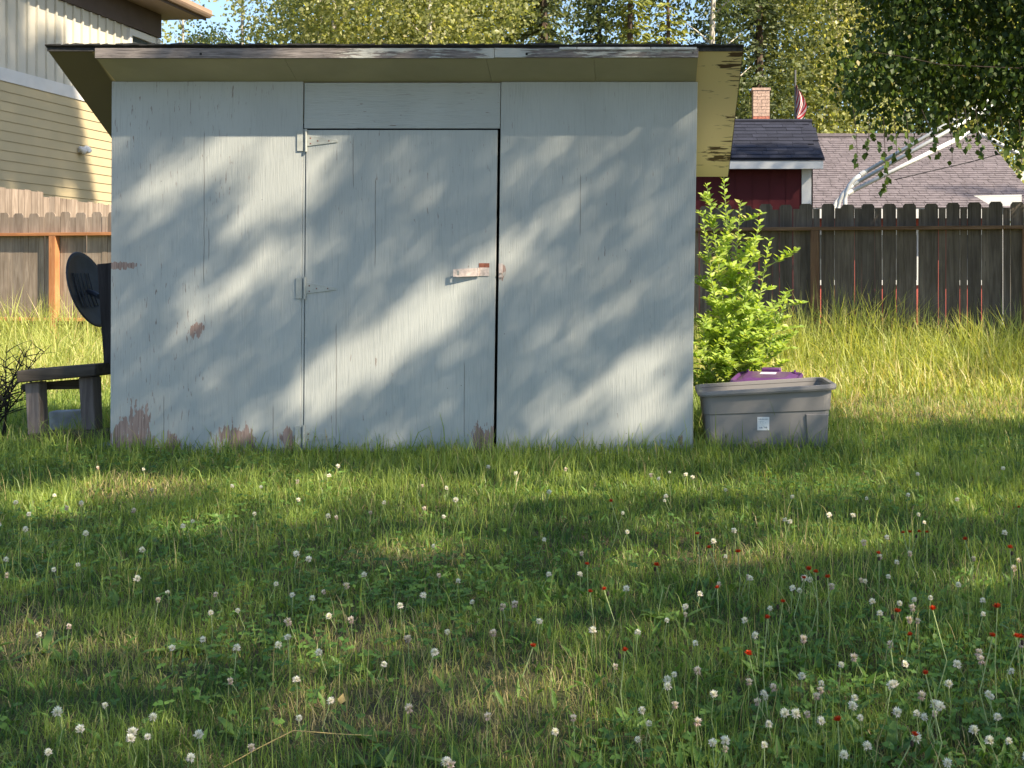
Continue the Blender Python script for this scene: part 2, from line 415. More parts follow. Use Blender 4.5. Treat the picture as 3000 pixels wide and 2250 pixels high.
door = panel('door', 894.5, 1452.5, wz(1322), wz(381), MD, y=YW - .004, t=.02, lean=(.6, 1))
door["label"] = 'plywood door with three strap hinges and an open hasp'
# strap hinges; the gap beside the door shows only a near-black sheet inside
for k, vc in enumerate((412, 844, 1278)):
    dz = wz(vc); hx = wx(893 - (k * 3.5))
    h = MB()
    h.box(hx - .047, hx - .007, YW - .0085, YW - .0045, dz - .066, dz + .066)
    h.build('hinge_plate', M['hinge'], door, bevel=.001)
    MB().tube([(hx + .010, YW - .012, dz - .07 + q * .14) for q in np.linspace(0, 1, 6)], [.0085, .0085, .0078, .0085, .0078, .0085], 10).build('hinge_pin', M['hinge'], door)
    y0 = YW - .0095
    st = MB().hexa([(hx + .018, y0, dz - .036), (hx + .205, y0, dz - .012), (hx + .205, y0 + .0045, dz - .012), (hx + .018, y0 + .0045, dz - .036),
                    (hx + .018, y0, dz + .036), (hx + .205, y0, dz + .004), (hx + .205, y0 + .0045, dz + .004), (hx + .018, y0 + .0045, dz + .036)])
    st.build('hinge_strap', M['hinge'], door, bevel=.001)
    for q in (.035, .08, .15):
        for sgn in ((-1, 1) if q < .05 else (0,)):
            MB().box(hx + q, hx + q + .007, y0 - .002, y0, dz - .006 + sgn * .017, dz + .001 + sgn * .017).build('screw', M['rust'], door)
# hasp: plate, knuckle, swung-out strap with a slot, staple on the fixed panel
yd = YW - .004
MB().box(wx(1404), wx(1433), yd - .005, yd - .0005, wz(809), wz(784)).build('hasp_plate', M['hasp'], door, bevel=.001)
MB().box(wx(1403.5), wx(1434), yd - .003, yd - .0006, wz(783.5), wz(771)).build('rust_patch', M['rust'], door)
MB().tube([(wx(1402), yd - .010, wz(809)), (wx(1402), yd - .010, wz(784))], .0055, 10).build('hasp_knuckle', M['hasp'], door)
s0, s1 = Vector((wx(1401), yd - .011, wz(797))), Vector((wx(1331), yd - .034, wz(800)))
dv = (s1 - s0)
def on(a, z): return s0 + dv * a + Vector((0, 0, z))
hs = MB()
def plate(a0, a1, z0, z1):
    o = Vector((-.0008, -.003, 0))
    hs.hexa([on(a0, z0), on(a1, z0), on(a1, z0) + o, on(a0, z0) + o, on(a0, z1), on(a1, z1), on(a1, z1) + o, on(a0, z1) + o])
plate(0, .76, -.025, .025); plate(.86, 1, -.023, .023); plate(.76, .86, -.025, -.014); plate(.76, .86, .014, .025)
hs.build('hasp_strap', M['hasp'], door)
stp = MB().box(wx(1461.5), wx(1473), YW - .006, YW - .0005, wz(813), wz(772))
stp.tube([(wx(1464), YW - .004, wz(800)), (wx(1464.5), YW - .022, wz(799)), (wx(1469), YW - .022, wz(799)), (wx(1470), YW - .004, wz(800))], .0035, 6)
stp.build('hasp_staple', M['hasp'], shed)
# side and rear walls, floor
XL, XR, YR = wx(325) + .012, wx(2035) - .015, 8.56
def zdeck(y): return 2.500 - (y - 7.43) * .487
for nm, x in (('side_wall', XL), ('side_wall', XR)):
    y0, y1 = YW + .018, YR
    MB().prism([(y0, -.03), (y1, -.03), (y1, zdeck(y1) - .02), (y0, zdeck(y0) - .02)], 0, x - .007, x + .007).build(nm, M['paint_side'], shed)
MB().box(XL - .007, XR + .007, YR + .001, YR + .015, -.03, zdeck(YR + .015) - .02).build('rear_wall', M['paint_side'], shed)
MB().box(XL + .01, XR - .01, YW + .2, YW + .21, 0, 2.1).build('dark_backing', M['dark'], shed)  # near-black sheet standing in for the unlit interior behind the door gap
# roof: deck, felt, box soffit, fascia boards
DX0, DX1 = (140 - CX) / 484.5, (2176 - CX) / 484.5
rz = lambda y: zdeck(y)
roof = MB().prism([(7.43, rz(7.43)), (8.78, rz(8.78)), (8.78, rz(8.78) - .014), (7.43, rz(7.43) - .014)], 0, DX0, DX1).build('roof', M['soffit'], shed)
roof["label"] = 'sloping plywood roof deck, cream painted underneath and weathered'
rg = random.Random(3)
fe = MB(); xs = np.linspace(DX0 - .006, DX1 + .006, 90)
for i in range(89):   # ragged felt edge
    d0, d1 = .004 + rg.random() * .012, .004 + rg.random() * .012
    y0a = 7.408 - rg.random() * .006
    fe.hexa([(xs[i], y0a, rz(y0a) + .0015), (xs[i + 1], y0a, rz(y0a) + .0015), (xs[i + 1], 8.80, rz(8.80) + .0015), (xs[i], 8.80, rz(8.80) + .0015),
             (xs[i], y0a, rz(y0a) + d0), (xs[i + 1], y0a, rz(y0a) + d1), (xs[i + 1], 8.80, rz(8.80) + d1), (xs[i], 8.80, rz(8.80) + d0)])
fe.build('roofing_felt', M['felt'], roof)
FX0, FX1 = (278 - CX) / 485.5, (2046 - CX) / 485.5
jx = (1448 - CX) / 485.5
for a, b_ in ((DX0, FX0 - .001), (FX1 + .001, DX1)):
    MB().box(a, b_, 7.422, 7.4295, 2.480, 2.502).build('edge_strip', M['felt'], roof)
for a, b_, dz in ((FX0, jx - .0015, 0), (jx + .0015, FX1, .004)):
    MB().box(a, b_, 7.412, 7.429, 2.436 + dz, 2.497 + dz * .3).build('fascia_board', M['fascia'], roof, bevel=.002)
for (ua, va) in ((588, 158), (1543, 158), (2030, 155)):
    p = pt(ua, va, 7.4105); MB().tube([p, p + Vector((0, .004, 0))], .008 if ua < 2000 else .005, 8).build('knot_hole', M['dark'], roof)
sx = [FX0 + .002, wx(870), wx(1440), wx(1745), FX1 - .002]
for a, b_ in zip(sx[:-1], sx[1:]):
    za, zb_ = 2.442, ZT + .003
    MB().hexa([(a + .001, 7.430, za - .004), (b_ - .001, 7.430, za - .004), (b_ - .001, YW + .012, zb_ - .004), (a + .001, YW + .012, zb_ - .004),
               (a + .001, 7.430, za + .004), (b_ - .001, 7.430, za + .004), (b_ - .001, YW + .012, zb_ + .004), (a + .001, YW + .012, zb_ + .004)]).build('soffit_panel', M['boxsoffit'], roof)
for xe in (FX0 + .008, FX1 - .008):
    MB().prism([(7.431, 2.446), (7.431, 2.484), (YW + .012, rz(YW + .012) - .016), (YW + .012, ZT + .006)], 0, xe - .005, xe + .005).build('soffit_end', M['boxsoffit'], roof)
for ua, ub in ((1640, 1690), (1692, 1905), (1908, 2040)):
    a, b_ = (ua - CX) / 484, (ub - CX) / 484
    MB().box(a, b_, 7.404, 7.4075, 2.488, 2.502).build('drip_edge', M['drip'], roof)

# ------------------------------------------------------------------ rear fence (straight line, alternating wide dog-eared and narrow boards)
FA, FB = Vector((-7.5, 15.25, 0)), Vector((2.24, 13.24, 0))
FD = (FB - FA).normalized(); FANG = math.atan2(FD.y, FD.x)
def fence_y(x): return FA.y + (x - FA.x) * FD.y / FD.x
def dogear(w, h, t=.016, c=.028):
    return MB().prism([(-w / 2, 0), (w / 2, 0), (w / 2, h - c), (w / 2 - c * .75, h), (-w / 2 + c * .75, h), (-w / 2, h - c)], 1, -t / 2, t / 2)
wide_f = dogear(.139, 1.89).mesh('board_wide', M['fence'])
narr_f = MB().box(-.036, .036, -.008, .008, 0, 1.835).mesh('board_narrow', M['fence'])
wide_d = dogear(.139, 1.89).mesh('board_wide_dark', M['fence_shaded'])
narr_d = MB().box(-.036, .036, -.008, .008, 0, 1.835).mesh('board_narrow_dark', M['fence_shaded'])
def fence_run(name, x_from, x_to, dark, label, x_posts, gap):
    root = empty(name, (x_from, fence_y(x_from), 0), FANG)
    tag(root, label, 'fence')
    L = (x_to - x_from) / FD.x; s = .07; k = 0
    while s < L:
        o = link('board', (wide_d if dark else wide_f) if k % 2 == 0 else (narr_d if dark else narr_f), root,
                 (s, rg.uniform(-.003, .003), rg.uniform(-.012, .008)), (0, rg.uniform(-.006, .006), 0))
        s += .109 + gap + rg.uniform(-.003, .0045); k += 1
    rm, pm_ = (M['rail_old'], M['post_old']) if dark else (M['rail'], M['post'])
    for zr in (1.60, .55):
        MB().box(-.05, L + .02, -.099, -.0085, zr, zr + .038).build('rail', rm, root, bevel=.002)
    for xp in x_posts:
        sp = (xp - x_from) / FD.x
        MB().box(sp - .045, sp + .045, -.0975, -.0095, 0, 1.598).build('post', pm_, root, bevel=.003)
    return root
fence_run('fence', -9.6, -2.02, False, 'sunlit grey board fence with orange rail behind the bench', (-9.4, -7.28, -5.1, -2.9), .0005)
fr = fence_run('fence', -1.98, 4.55, True, 'weathered board fence, coloured darker for tree shade, with brown rail behind the tall grass', (-.35, 1.84, 3.99), .0004)
tp = link('post', MB().box(-.06, .06, -.03, .03, 0, 2.14).mesh('post_tall', M['fence_shaded']), fr, ((4.12 + 1.98) / FD.x, .045, 0))
tp["label"] = 'tall dark end post'

# neighbour's side fence, running away from the rear fence on the left
HD = Vector((.0997, 1, 0)).normalized(); HANG = math.atan2(HD.y, HD.x)
nf = empty('fence', (-8.42, 15.9, 0), HANG)
tag(nf, 'pale taller side fence running back below the yellow siding', 'fence')
for k in range(58):
    step = 2.26 if k < 8 else (2.20 if k < 14 else 2.18)
    MB().box(-.066, .066, -.008, .008, 0, step + rg.uniform(-.012, .012)).build('board', M['fence'], nf).location = (k * .141, rg.uniform(-.004, .004), 0)
for zr in (.5, 1.9):
    MB().box(-.05, 58 * .141, .009, .047, zr, zr + .09).build('rail', M['rail_old'], nf)

# ------------------------------------------------------------------ yellow house on the left
house = empty('house', (-11.6, 22.0, 0), HANG)      # local x runs back along the wall, local -y faces the yard (+X in the world)
tag(house, 'cream house with lap siding below, battens above and brown eaves', 'house')
HL = 5.85; X0 = -5.0
MB().box(X0, HL, .02, 7, 0, 6.9).build('wall_core', M['batten'], house)
zt = 4.6
for k in range(27):
    z1 = zt - k * .178; z0 = z1 - .178
    if z1 < .1: break
    MB().hexa([(X0, -.022, z0 + .001), (HL - .09, -.022, z0 + .001), (HL - .09, .015, z0 + .001), (X0, .015, z0 + .001),
               (X0, -.006, z1), (HL - .09, -.006, z1), (HL - .09, .015, z1), (X0, .015, z1)]).build('siding_board', M['siding'], house)
MB().box(X0, HL - .09, -.03, .018, zt + .002, zt + .24).build('trim_band', M['white'], house)
bat = MB().box(-.022, .022, -.026, .018, zt + .243, 6.45).mesh('batten', M['batten'])
for k in range(34):
    x = X0 + .1 + k * .305
    if x < 4.3: link('batten', bat, house, (x, 0, 0))
MB().box(HL - .088, HL + .02, -.034, .016, 0, 6.44).build('corner_trim', M['white'], house)
MB().box(X0, HL + .03, -.05, .016, 6.46, 7.05).build('frieze_board', M['brown'], house)
MB().box(X0, HL + .6, -.80, -.052, 6.99, 7.02).build('soffit', M['soff_brown'], house)
MB().box(HL + .035, HL + .6, -.05, 7, 6.99, 7.02).build('soffit', M['soff_brown'], house)
MB().box(X0, HL + .62, -.83, -.802, 6.96, 7.12).build('fascia_board', M['brown'], house)
gt = MB()
gt.prism([(-.96, 7.13), (-.96, 7.10), (-.935, 7.06), (-.90, 7.02), (-.832, 7.02), (-.832, 7.13)], 0, X0, HL + .66); gt.build('gutter', M['gutter'], house)
MB().prism([(-.95, 7.135), (4.0, 8.9), (4.0, 9.0), (-.95, 7.2)], 0, X0, HL + .66).build('roof', M['gutter'], house)
wi = MB(); wi.box(4.50, 5.62, -.05, .018, 6.28, 6.42); wi.box(4.50, 4.60, -.05, .018, 4.95, 6.28); wi.box(5.52, 5.62, -.05, .018, 4.95, 6.28); wi.box(4.50, 5.62, -.05, .018, 4.86, 4.95)
w = wi.build('window', M['white'], house)
MB().box(4.605, 5.515, .0, .017, 4.955, 6.275).build('pane', M['glass'], w)
fl = MB().lathe([(0, 0), (.055, 0), (.055, .03), (0, .03)], 14).build('floodlight', M['white'], house)
# px (228,440): find its place on the wall
def on_house(u, v):
    hx, hy = HD.x, HD.y; r = (u - CX) / F
    s = (r * 22.0 + 11.6) / (hx - r * hy) ; y = 22.0 + s * hy
    return s, CAMH - (v - CY) / F * y
sx_, sz_ = on_house(230, 440)
fl.location = (sx_, -.02, sz_); fl.rotation_euler = (math.pi / 2, 0, 0)
for q, dz in ((-.09, .05), (.07, -.06)):
    lp = MB().lathe([(0, 0), (.03, .0), (.05, .06), (.085, .13), (.085, .16), (.06, .165), (0, .15)], 14).build('lamp_head', M['white'], fl, smooth=True)
    lp.location = (q, dz, .04); lp.rotation_euler = (.5 if dz > 0 else -.6, .6 if q < 0 else -.3, 0)

# ------------------------------------------------------------------ red garden shed behind the fence
red = empty('garden_shed', (0, 0, 0))
tag(red, 'dark red shed with navy shingle roof and white trim beyond the fence', 'shed')
RX0, RX1, RY0, RY1 = .2, 2.32, 17.2, 19.4
MB().box(RX0, RX1 - .002, RY0, RY1, 0, 2.62).build('wall', M['red'], red)
for k in range(9):
    x = RX0 + .12 + k * .235
    if x < RX1 - .16: MB().box(x, x + .012, RY0 - .006, RY0 - .0005, .0, 2.6).build('panel_seam', M['red'], red)
MB().box(RX1 - .135, RX1 + .02, RY0 - .02, RY0 - .001, 0, 2.60).build('corner_trim', M['whiteblue'], red)
MB().box(RX1, RX1 + .02, RY0 - .02, RY0 + .11, 0, 2.60).build('corner_trim', M['whiteblue'], red)
EY, EZ, GY, GZ = 16.95, 2.735, 18.3, 3.40
MB().box(.05, 2.45, EY - .02, EY, 2.575, 2.69).build('fascia_board', M['whiteblue'], red, bevel=.003)
MB().box(.05, 2.45, EY, RY0 - .002, 2.62, 2.635).build('soffit', M['whiteblue'], red)
MB().prism([(EY - .03, EZ - .045), (GY, GZ - .045), (2 * GY - EY + .03, EZ - .045), (2 * GY - EY + .03, EZ - .02), (GY, GZ - .01), (EY - .03, EZ - .02)], 0, .03, 2.47).build('roof', M['navy'], red)
MB().prism([(RY0 + .01, 2.62), (GY, 3.34), (RY1 - .01, 2.62)], 0, RX1 - .03, RX1 - .004).build('gable_wall', M['red'], red)
rows = 11; sl = Vector((0, GY - EY + .05, GZ - EZ + .01)); dl = sl.normalized(); nl = Vector((0, -dl.z, dl.y))
sh_v = []
for wdt in (.22, .30, .36):
    h_ = sl.length / rows + .02
    sh_v.append((wdt, MB().hexa([Vector((0.002, 0, 0)), Vector((wdt - .002, 0, 0)), Vector((wdt - .002, 0, 0)) + dl * h_, Vector((.002, 0, 0)) + dl * h_,
        nl * .012 + Vector((.002, 0, 0)), nl * .012 + Vector((wdt - .002, 0, 0)), dl * h_ + nl * .004 + Vector((wdt - .002, 0, 0)), dl * h_ + nl * .004 + Vector((.002, 0, 0))]).mesh('shingle', M['navy'])))
base = Vector((0, EY - .04, EZ - .022))
for r in range(rows):
    x = .03 - rg.random() * .15
    while x < 2.42:
        wdt, me = sh_v[rg.randrange(3)]
        if x + wdt > 2.49: wdt, me = sh_v[0]
        if x + wdt > 2.52: break
        link('shingle', me, red, base + dl * (sl.length * r / rows) + Vector((x, 0, 0)) + nl * (.004 + rg.random() * .004)); x += wdt
MB().tube([(.03, GY, GZ + .005), (2.48, GY, GZ + .005)], .03, 6).build('ridge_cap', M['navy'], red)

# ------------------------------------------------------------------ grey-roofed house further back
gh = empty('house', (0, 0, 0)); gh_ = gh
tag(gh, 'low house with wide grey shingle roof and brick chimney behind fence', 'house')
GX0, GX1 = .6, 7.75
GE_Y, GE_Z, GR_Y, GR_Z = 24.0, 2.45, 28.0, 4.28
MB().box(GX0 + .3, GX1 - .5, 24.5, 31.5, 0, 2.5).build('wall', M['redhouse'], gh)
for x in (3.2, 4.6, 6.0):
    w = MB(); w.box(x, x + .9, 24.45, 24.499, 1.9, 2.0); w.box(x, x + .9, 24.45, 24.499, .9, 1.0); w.box(x, x + .1, 24.45, 24.499, 1.0, 1.9); w.box(x + .8, x + .9, 24.45, 24.499, 1.0, 1.9)
    wo = w.build('window', M['white'], gh); MB().box(x + .1, x + .8, 24.48, 24.4995, 1.0, 1.9).build('pane', M['glass'], wo)
MB().prism([(GE_Y, GE_Z - .05), (GR_Y, GR_Z - .05), (2 * GR_Y - GE_Y, GE_Z - .05), (2 * GR_Y - GE_Y, GE_Z - .15), (GR_Y, GR_Z - .16), (GE_Y, GE_Z - .15)], 0, GX0, GX1).build('roof_deck', M['grey_sh'], gh)
MB().box(GX0, GX1, GE_Y - .03, GE_Y - .002, GE_Z - .24, GE_Z - .04).build('fascia_board', M['white'], gh)
sl = Vector((0, GR_Y - GE_Y, GR_Z - GE_Z)); dl = sl.normalized(); nl = Vector((0, -dl.z, dl.y)); rows = 34
roof_s = MB()
for r in range(rows):
    x = GX0 - rg.random() * .25
    while x < GX1:
        wdt = rg.choice((.16, .2, .24, .3)); x1 = min(x + wdt, GX1)
        if x1 - max(x, GX0) > .03:
            a, b_ = Vector((max(x, GX0) + .004, GE_Y - .04, GE_Z - .045)), Vector((x1 - .004, GE_Y - .04, GE_Z - .045))
            o = dl * (sl.length * r / rows); o2 = dl * (sl.length * (r + 1.1) / rows); t_ = nl * (.014 + rg.random() * .010)
            roof_s.add([a + o + t_, b_ + o + t_, b_ + o2 + nl * .006, a + o2 + nl * .006, a + o, b_ + o], [(0, 1, 2, 3), (4, 5, 1, 0)])
        x += wdt
rs = roof_s.build('shingle_field', M['grey_sh'], gh); rs["kind"] = "stuff"; rs["label"] = "rows of small grey shingles"
MB().box(GX0, GX1, GR_Y - .12, GR_Y + .12, GR_Z - .04, GR_Z + .03).build('ridge_cap', M['grey_sh'], gh)
# white porch roof edge
MB().hexa([pt(2860, 577, 22.5), pt(2993, 575, 22.5), pt(2993, 575, 23.2), pt(2860, 577, 23.2), pt(2852, 573, 22.5) , pt(2993, 570, 22.5), pt(2993, 570, 23.2), pt(2852, 573, 23.2)]).build('porch_roof', M['white'], gh)
MB().hexa([pt(2905, 603, 22.5), pt(2993, 603, 22.5), pt(2993, 603, 22.55), pt(2905, 603, 22.55), pt(2862, 577.5, 22.5), pt(2993, 575.5, 22.5), pt(2993, 575.5, 22.55), pt(2862, 577.5, 22.55)]).build('porch_fascia', M['white'], gh)
for x_ in (6.55, 6.9):
    MB().box(x_ - .05, x_ + .05, 22.6, 22.7, 0, 2.36).build('porch_post', M['white'], gh)
# chimney
ch = MB().box(2.45, 2.81, 27.87, 28.23, 4.0, 5.28).build('chimney', M['mortar'], gh)
for r in range(17):
    z = 4.02 + r * .075
    m_ = M['brick_pale'] if r > 8 else M['brick']
    n_ = 2 if r % 2 else 3
    ed = [2.44, 2.63, 2.82] if n_ == 2 else [2.44, 2.54, 2.72, 2.82]
    for a, b_ in zip(ed[:-1], ed[1:]):
        MB().box(a + .004, b_ - .004, 27.855, 28.245, z + .004, z + .071).build('brick', m_, ch)
MB().box(2.42, 2.84, 27.84, 28.26, 5.285, 5.34).build('chimney_cap', M['brick_pale'], ch)

# flag on its pole
fp = empty('flag', pt(2330, 800, 31.0)); fp.location.z = 0
tag(fp, 'small limp striped flag hanging from thin grey pole', 'flag')
zf = lambda v: CAMH - (v - CY) / F * 31.0
MB().tube([(0, 0, 0), (0, 0, zf(205))], [.035, .025], 8).build('flagpole', M['pole'], fp)
def flag_mat():
    m, n, l, b = new_mat('flag_cloth'); t = NT(n, l)
    uv = n.new("ShaderNodeTexCoord"); sp = n.new("ShaderNodeSeparateXYZ"); l.new(uv.outputs["Generated"], sp.inputs[0])
    at = t.attr("tint")
    s_ = t.math('GREATER_THAN', t.math('SINE', t.math('MULTIPLY', at, 40.0)), 0.0)
    c = t.mix(s_, (.70, .66, .64), (.50, .03, .045))
    l.new(c, b.inputs["Base Color"]); b.inputs["Roughness"].default_value = .7; return m
nu, nv_ = 14, 18; V = []; T = []
for j in range(nv_):
    tt = j / (nv_ - 1); z = zf(250) + (zf(345) - zf(250)) * tt
    wd = .04 + .27 * (math.sin(math.pi * min(tt * 1.05, 1)) ** .8) * (.6 + .4 * tt)
    for i in range(nu):
        a = i / (nu - 1)
        V.append((a * wd + .02, .07 * math.sin(a * 9 + tt * 2) - .04, z - .12 * a * a + .03 * math.sin(a * 8 + tt * 3))); T.append(a * .75 + tt * .55)
Q = np.array([[j * nu + i, j * nu + i + 1, (j + 1) * nu + i + 1, (j + 1) * nu + i] for j in range(nv_ - 1) for i in range(nu - 1)])
link('flag_cloth', np_mesh('flag_cloth', np.array(V), [Q], flag_mat(), np.array(T)), fp)

# ------------------------------------------------------------------ pipe canopy frame beyond the fence
cf = empty('canopy_frame', (0, 0, 0))
tag(cf, 'bare pipe frame of a gabled canopy above the fence', 'canopy frame')
def rib(Y, foot_u, bend, peak, right, r, mat):
    f0 = pt(foot_u, 700, Y); f0.z = 0
    e0 = pt(bend[0], bend[1], Y); pk = pt(peak[0], peak[1], Y); rt = pt(right[0], right[1], Y)
    pts = [f0, Vector((f0.x, Y, e0.z - .22))]
    d = (pk - e0).normalized()
    for q in (.25, .5, .75): 
        a = Vector((f0.x, Y, e0.z - .22)); c = Vector((f0.x, Y, e0.z - .02)); b_ = e0 + d * .22
        pts.append(a * (1 - q) ** 2 + c * 2 * q * (1 - q) + b_ * q * q)
    pts += [e0 + d * .22]
    MB().tube(pts, r, 10).build('leg_pipe', mat, cf, smooth=True)
    MB().tube([e0 + d * .22, pk], r * .88, 10).build('rafter_pipe', mat, cf, smooth=True)
    MB().tube([e0 + d * .20, e0 + d * .27], r * 1.15, 10).build('coupling', mat, cf)
    MB().tube([pk, rt], r * .88, 10).build('rafter_pipe', mat, cf, smooth=True)
    MB().tube([rt, Vector((rt.x, Y, 0))], r, 10).build('leg_pipe', mat, cf, smooth=True)
rib(16.0, 2476, (2482, 535), (2990, 238), (3500, 560), .030, M['pipe'])
rib(16.6, 2456, (2462, 562), (2945, 290), (3440, 570), .030, M['pipe'])
rib(17.3, 2437, (2446, 585), (2854, 383), (3270, 600), .034, M['pipe_lit'])
MB().tube([pt(2990, 238, 16.0), pt(2945, 290, 16.6), pt(2854, 383, 17.3)], .025, 8).build('ridge_pipe', M['pipe'], cf)
MB().tube([pt(2620, 527, 17.0), pt(2700, 508, 17.0), pt(2850, 473, 17.0), pt(2960, 443, 17.0), pt(3050, 420, 17.0)], .007, 5).build('guy_cable', M['cable'], cf)

# ------------------------------------------------------------------ left of the shed: timber bench, block, dish on a post, blocks
YB = 8.0
def bp(u, v, Y=YB): return pt(u, v, Y)
bench = empty('bench', (-3.75, 8.1, 0)); bench_loc = Vector(bench.location)
tag(bench, 'rough dark timber bench of weathered beams beside the shed', 'bench')
def bhex(name, pts_front, y0, y1, mat, bevel=.006):
    fr_ = [Vector(((u - CX) / F * y0, y0, CAMH - (v - CY) / F * y0)) - bench_loc for u, v in pts_front]
    bk = [p + Vector((0, y1 - y0, 0)) for p in fr_]
    o = MB().hexa([fr_[0], fr_[1], bk[1], bk[0], fr_[3], fr_[2], bk[2], bk[3]]).build(name, mat, bench, bevel=bevel); return o
bhex('seat_beam', [(48, 1122), (279, 1101), (279, 1068), (48, 1087)], 7.98, 8.20, M['timber'])
bhex('seat_beam', [(60, 1121), (320, 1098), (320, 1066), (60, 1086)], 8.21, 8.42, M['timber'])
bhex('apron', [(62, 1143), (285, 1139), (285, 1107), (62, 1126)], 8.30, 8.36, M['timber'], .003)
bhex('leg', [(80, 1275), (118, 1275), (112, 1120), (72, 1123)], 8.04, 8.16, M['timber_up'])
bhex('leg', [(239, 1262), (279, 1260), (270, 1103), (229, 1106)], 8.04, 8.16, M['timber_up'])
bhex('leg', [(108, 1260), (130, 1260), (128, 1124), (106, 1124)], 8.24, 8.29, M['timber_up'])
bhex('leg', [(262, 1258), (292, 1258), (288, 1104), (260, 1106)], 8.24, 8.29, M['timber_up'])
bhex('sill_beam', [(82, 1318), (316, 1310), (316, 1261), (82, 1272)], 8.0, 8.2, M['moss'])
cb = MB()
p0, p1, p2, p3 = bp(147, 1275, 8.46), bp(240, 1275, 8.46), bp(232, 1203, 8.5), bp(141, 1207, 8.5)
o = Vector((0, .12, .0)); cb.hexa([Vector((p0.x, 8.46, 0)), Vector((p1.x, 8.46, 0)), Vector((p1.x, 8.58, 0)), Vector((p0.x, 8.58, 0)), p3, p2, p2 + o, p3 + o])
tag(cb.build('concrete_slab', M['concrete'], None, bevel=.006), 'pale grey concrete slab standing under the timber bench', 'slab')
pb = MB().hexa([(-3.50, 7.79, -.01), (-3.372, 7.79, -.01), (-3.372, 7.97, -.01), (-3.50, 7.97, -.01), (-3.49, 7.795, .055), (-3.374, 7.795, .06), (-3.374, 7.965, .06), (-3.49, 7.965, .055)])
tag(pb.build('paving_block', M['concrete'], None, bevel=.008), 'low pale block in the grass at the shed corner', 'block')
# post leaning on the shed, dish fixed to it
ds = empty('round_dish', bp(255, 850, 8.33))
tag(ds, 'dark round dish on a black post leaning at the shed side', 'dish')
nrm = Vector((.96, -.04, .30)).normalized()
dsh = MB().lathe([(0, -.028), (.08, -.026), (.16, -.018), (.23, -.004), (.262, .010), (.268, .016), (.262, .022), (.235, .012), (.16, -.004), (.08, -.012), (0, -.014)], 40).build('dish', M['dish'], ds, smooth=True)
dsh.rotation_euler = nrm.to_track_quat('Z', 'Y').to_euler()
for k in range(5):
    a = -.12 + k * .05
    rb = MB().tube([(a, -.12, .004), (a, 0, -.002), (a, .12, .004)], .005, 6).build('rib', M['dish'], dsh)
rel = lambda p: Vector(p) - Vector(ds.location)
ps = MB().hexa([rel(q) for q in ((-3.600, 8.165, .536), (-3.490, 8.165, .536), (-3.490, 8.20, .536), (-3.600, 8.20, .536), (-3.645, 8.165, 1.20), (-3.53, 8.165, 1.21), (-3.53, 8.20, 1.21), (-3.645, 8.20, 1.20))])
ps.build('post', M['blackwood'], ds, bevel=.003)
MB().tube([(0.01, .0, -.01), (.07, -.06, -.02), (.14, -.13, -.04)], .018, 8).build('bracket', M['dish'], ds)

# ------------------------------------------------------------------ grey tote with its sticker, purple-lidded tote behind
tote = empty('storage_tote', (.77, 8.0, 0))
tag(tote, 'large open grey plastic tote with white sticker beside the shed', 'tote')
def rrect(hx, hy, r, n=5):
    out = []
    for cx_, cy_, a0 in ((hx - r, hy - r, 0), (-hx + r, hy - r, 90), (-hx + r, -hy + r, 180), (hx - r, -hy + r, 270)):
        for k in range(n + 1):
            a = math.radians(a0 + 90 * k / n); out.append((cx_ + r * math.cos(a), cy_ + r * math.sin(a)))
    return out
def loft(rings, tilt=0.0, close_bottom=True):
    mb = MB(); n = len(rings[0][0]); vs = []
    for pts_, z in rings:
        for x, y in pts_: vs.append((x, y, z + tilt * x * (z / .42)))
    fs = []
    for i in range(len(rings) - 1):
        for k in range(n): fs.append((i * n + k, i * n + (k + 1) % n, (i + 1) * n + (k + 1) % n, (i + 1) * n + k))
    if close_bottom: fs.append(tuple(range(n - 1, -1, -1)))
    fs.append(tuple(range((len(rings) - 1) * n, len(rings) * n)))
    return mb.add(vs, fs)
TL = .060
body = loft([(rrect(.375, .225, .05), 0), (rrect(.385, .232, .05), .06), (rrect(.395, .240, .05), .255), (rrect(.402, .247, .05), .262), (rrect(.412, .256, .05), .392),
             (rrect(.406, .250, .046), .392), (rrect(.396, .240, .046), .262), (rrect(.385, .230, .046), .06), (rrect(.370, .220, .046), .012)], TL)
body.build('body', M['bin'], tote, smooth=False)
rim = loft([(rrect(.4135, .2575, .055), .385), (rrect(.436, .280, .07), .383), (rrect(.441, .285, .072), .395), (rrect(.439, .283, .072), .412), (rrect(.430, .274, .068), .417), (rrect(.408, .252, .052), .415), (rrect(.4065, .2505, .05), .395)], TL, False)
rim.f = rim.f[:-1]; rim.m = rim.m[:-1]
rim.build('rim', M['bin'], tote, smooth=False)
# raised corner panel of the front
MB().hexa([(.255, -.244, .03), (.378, -.240, .03), (.378, -.23, .03), (.255, -.23, .03), (.240, -.252, .25), (.385, -.250, .25), (.385, -.235, .25), (.240, -.235, .25)]).build('corner_panel', M['bin'], tote, bevel=.006)
st_u0, st_u1, st_v0, st_v1 = 2219, 2254, 1222, 1261
sy = 8.0 - .2455
q0, q1 = pt(st_u0, st_v1, sy), pt(st_u1, st_v0, sy)
def stick(x0, x1, z0, z1, d, mat, name, par):
    s0_, s1_ = .2335 + (z0 - .06) * .041, .2335 + (z1 - .06) * .041
    o = MB().hexa([(x0, -s0_ - d, z0), (x1, -s0_ - d, z0), (x1, -s0_ + .001, z0), (x0, -s0_ + .001, z0), (x0, -s1_ - d, z1), (x1, -s1_ - d, z1), (x1, -s1_ + .001, z1), (x0, -s1_ + .001, z1)]).build(name, mat, par)
    return o
bx0, bx1, bz0, bz1 = q0.x - .77, q1.x - .77, q0.z, q1.z
sk = stick(bx0, bx1, bz0, bz1, .0012, M['sticker'], 'sticker', tote)
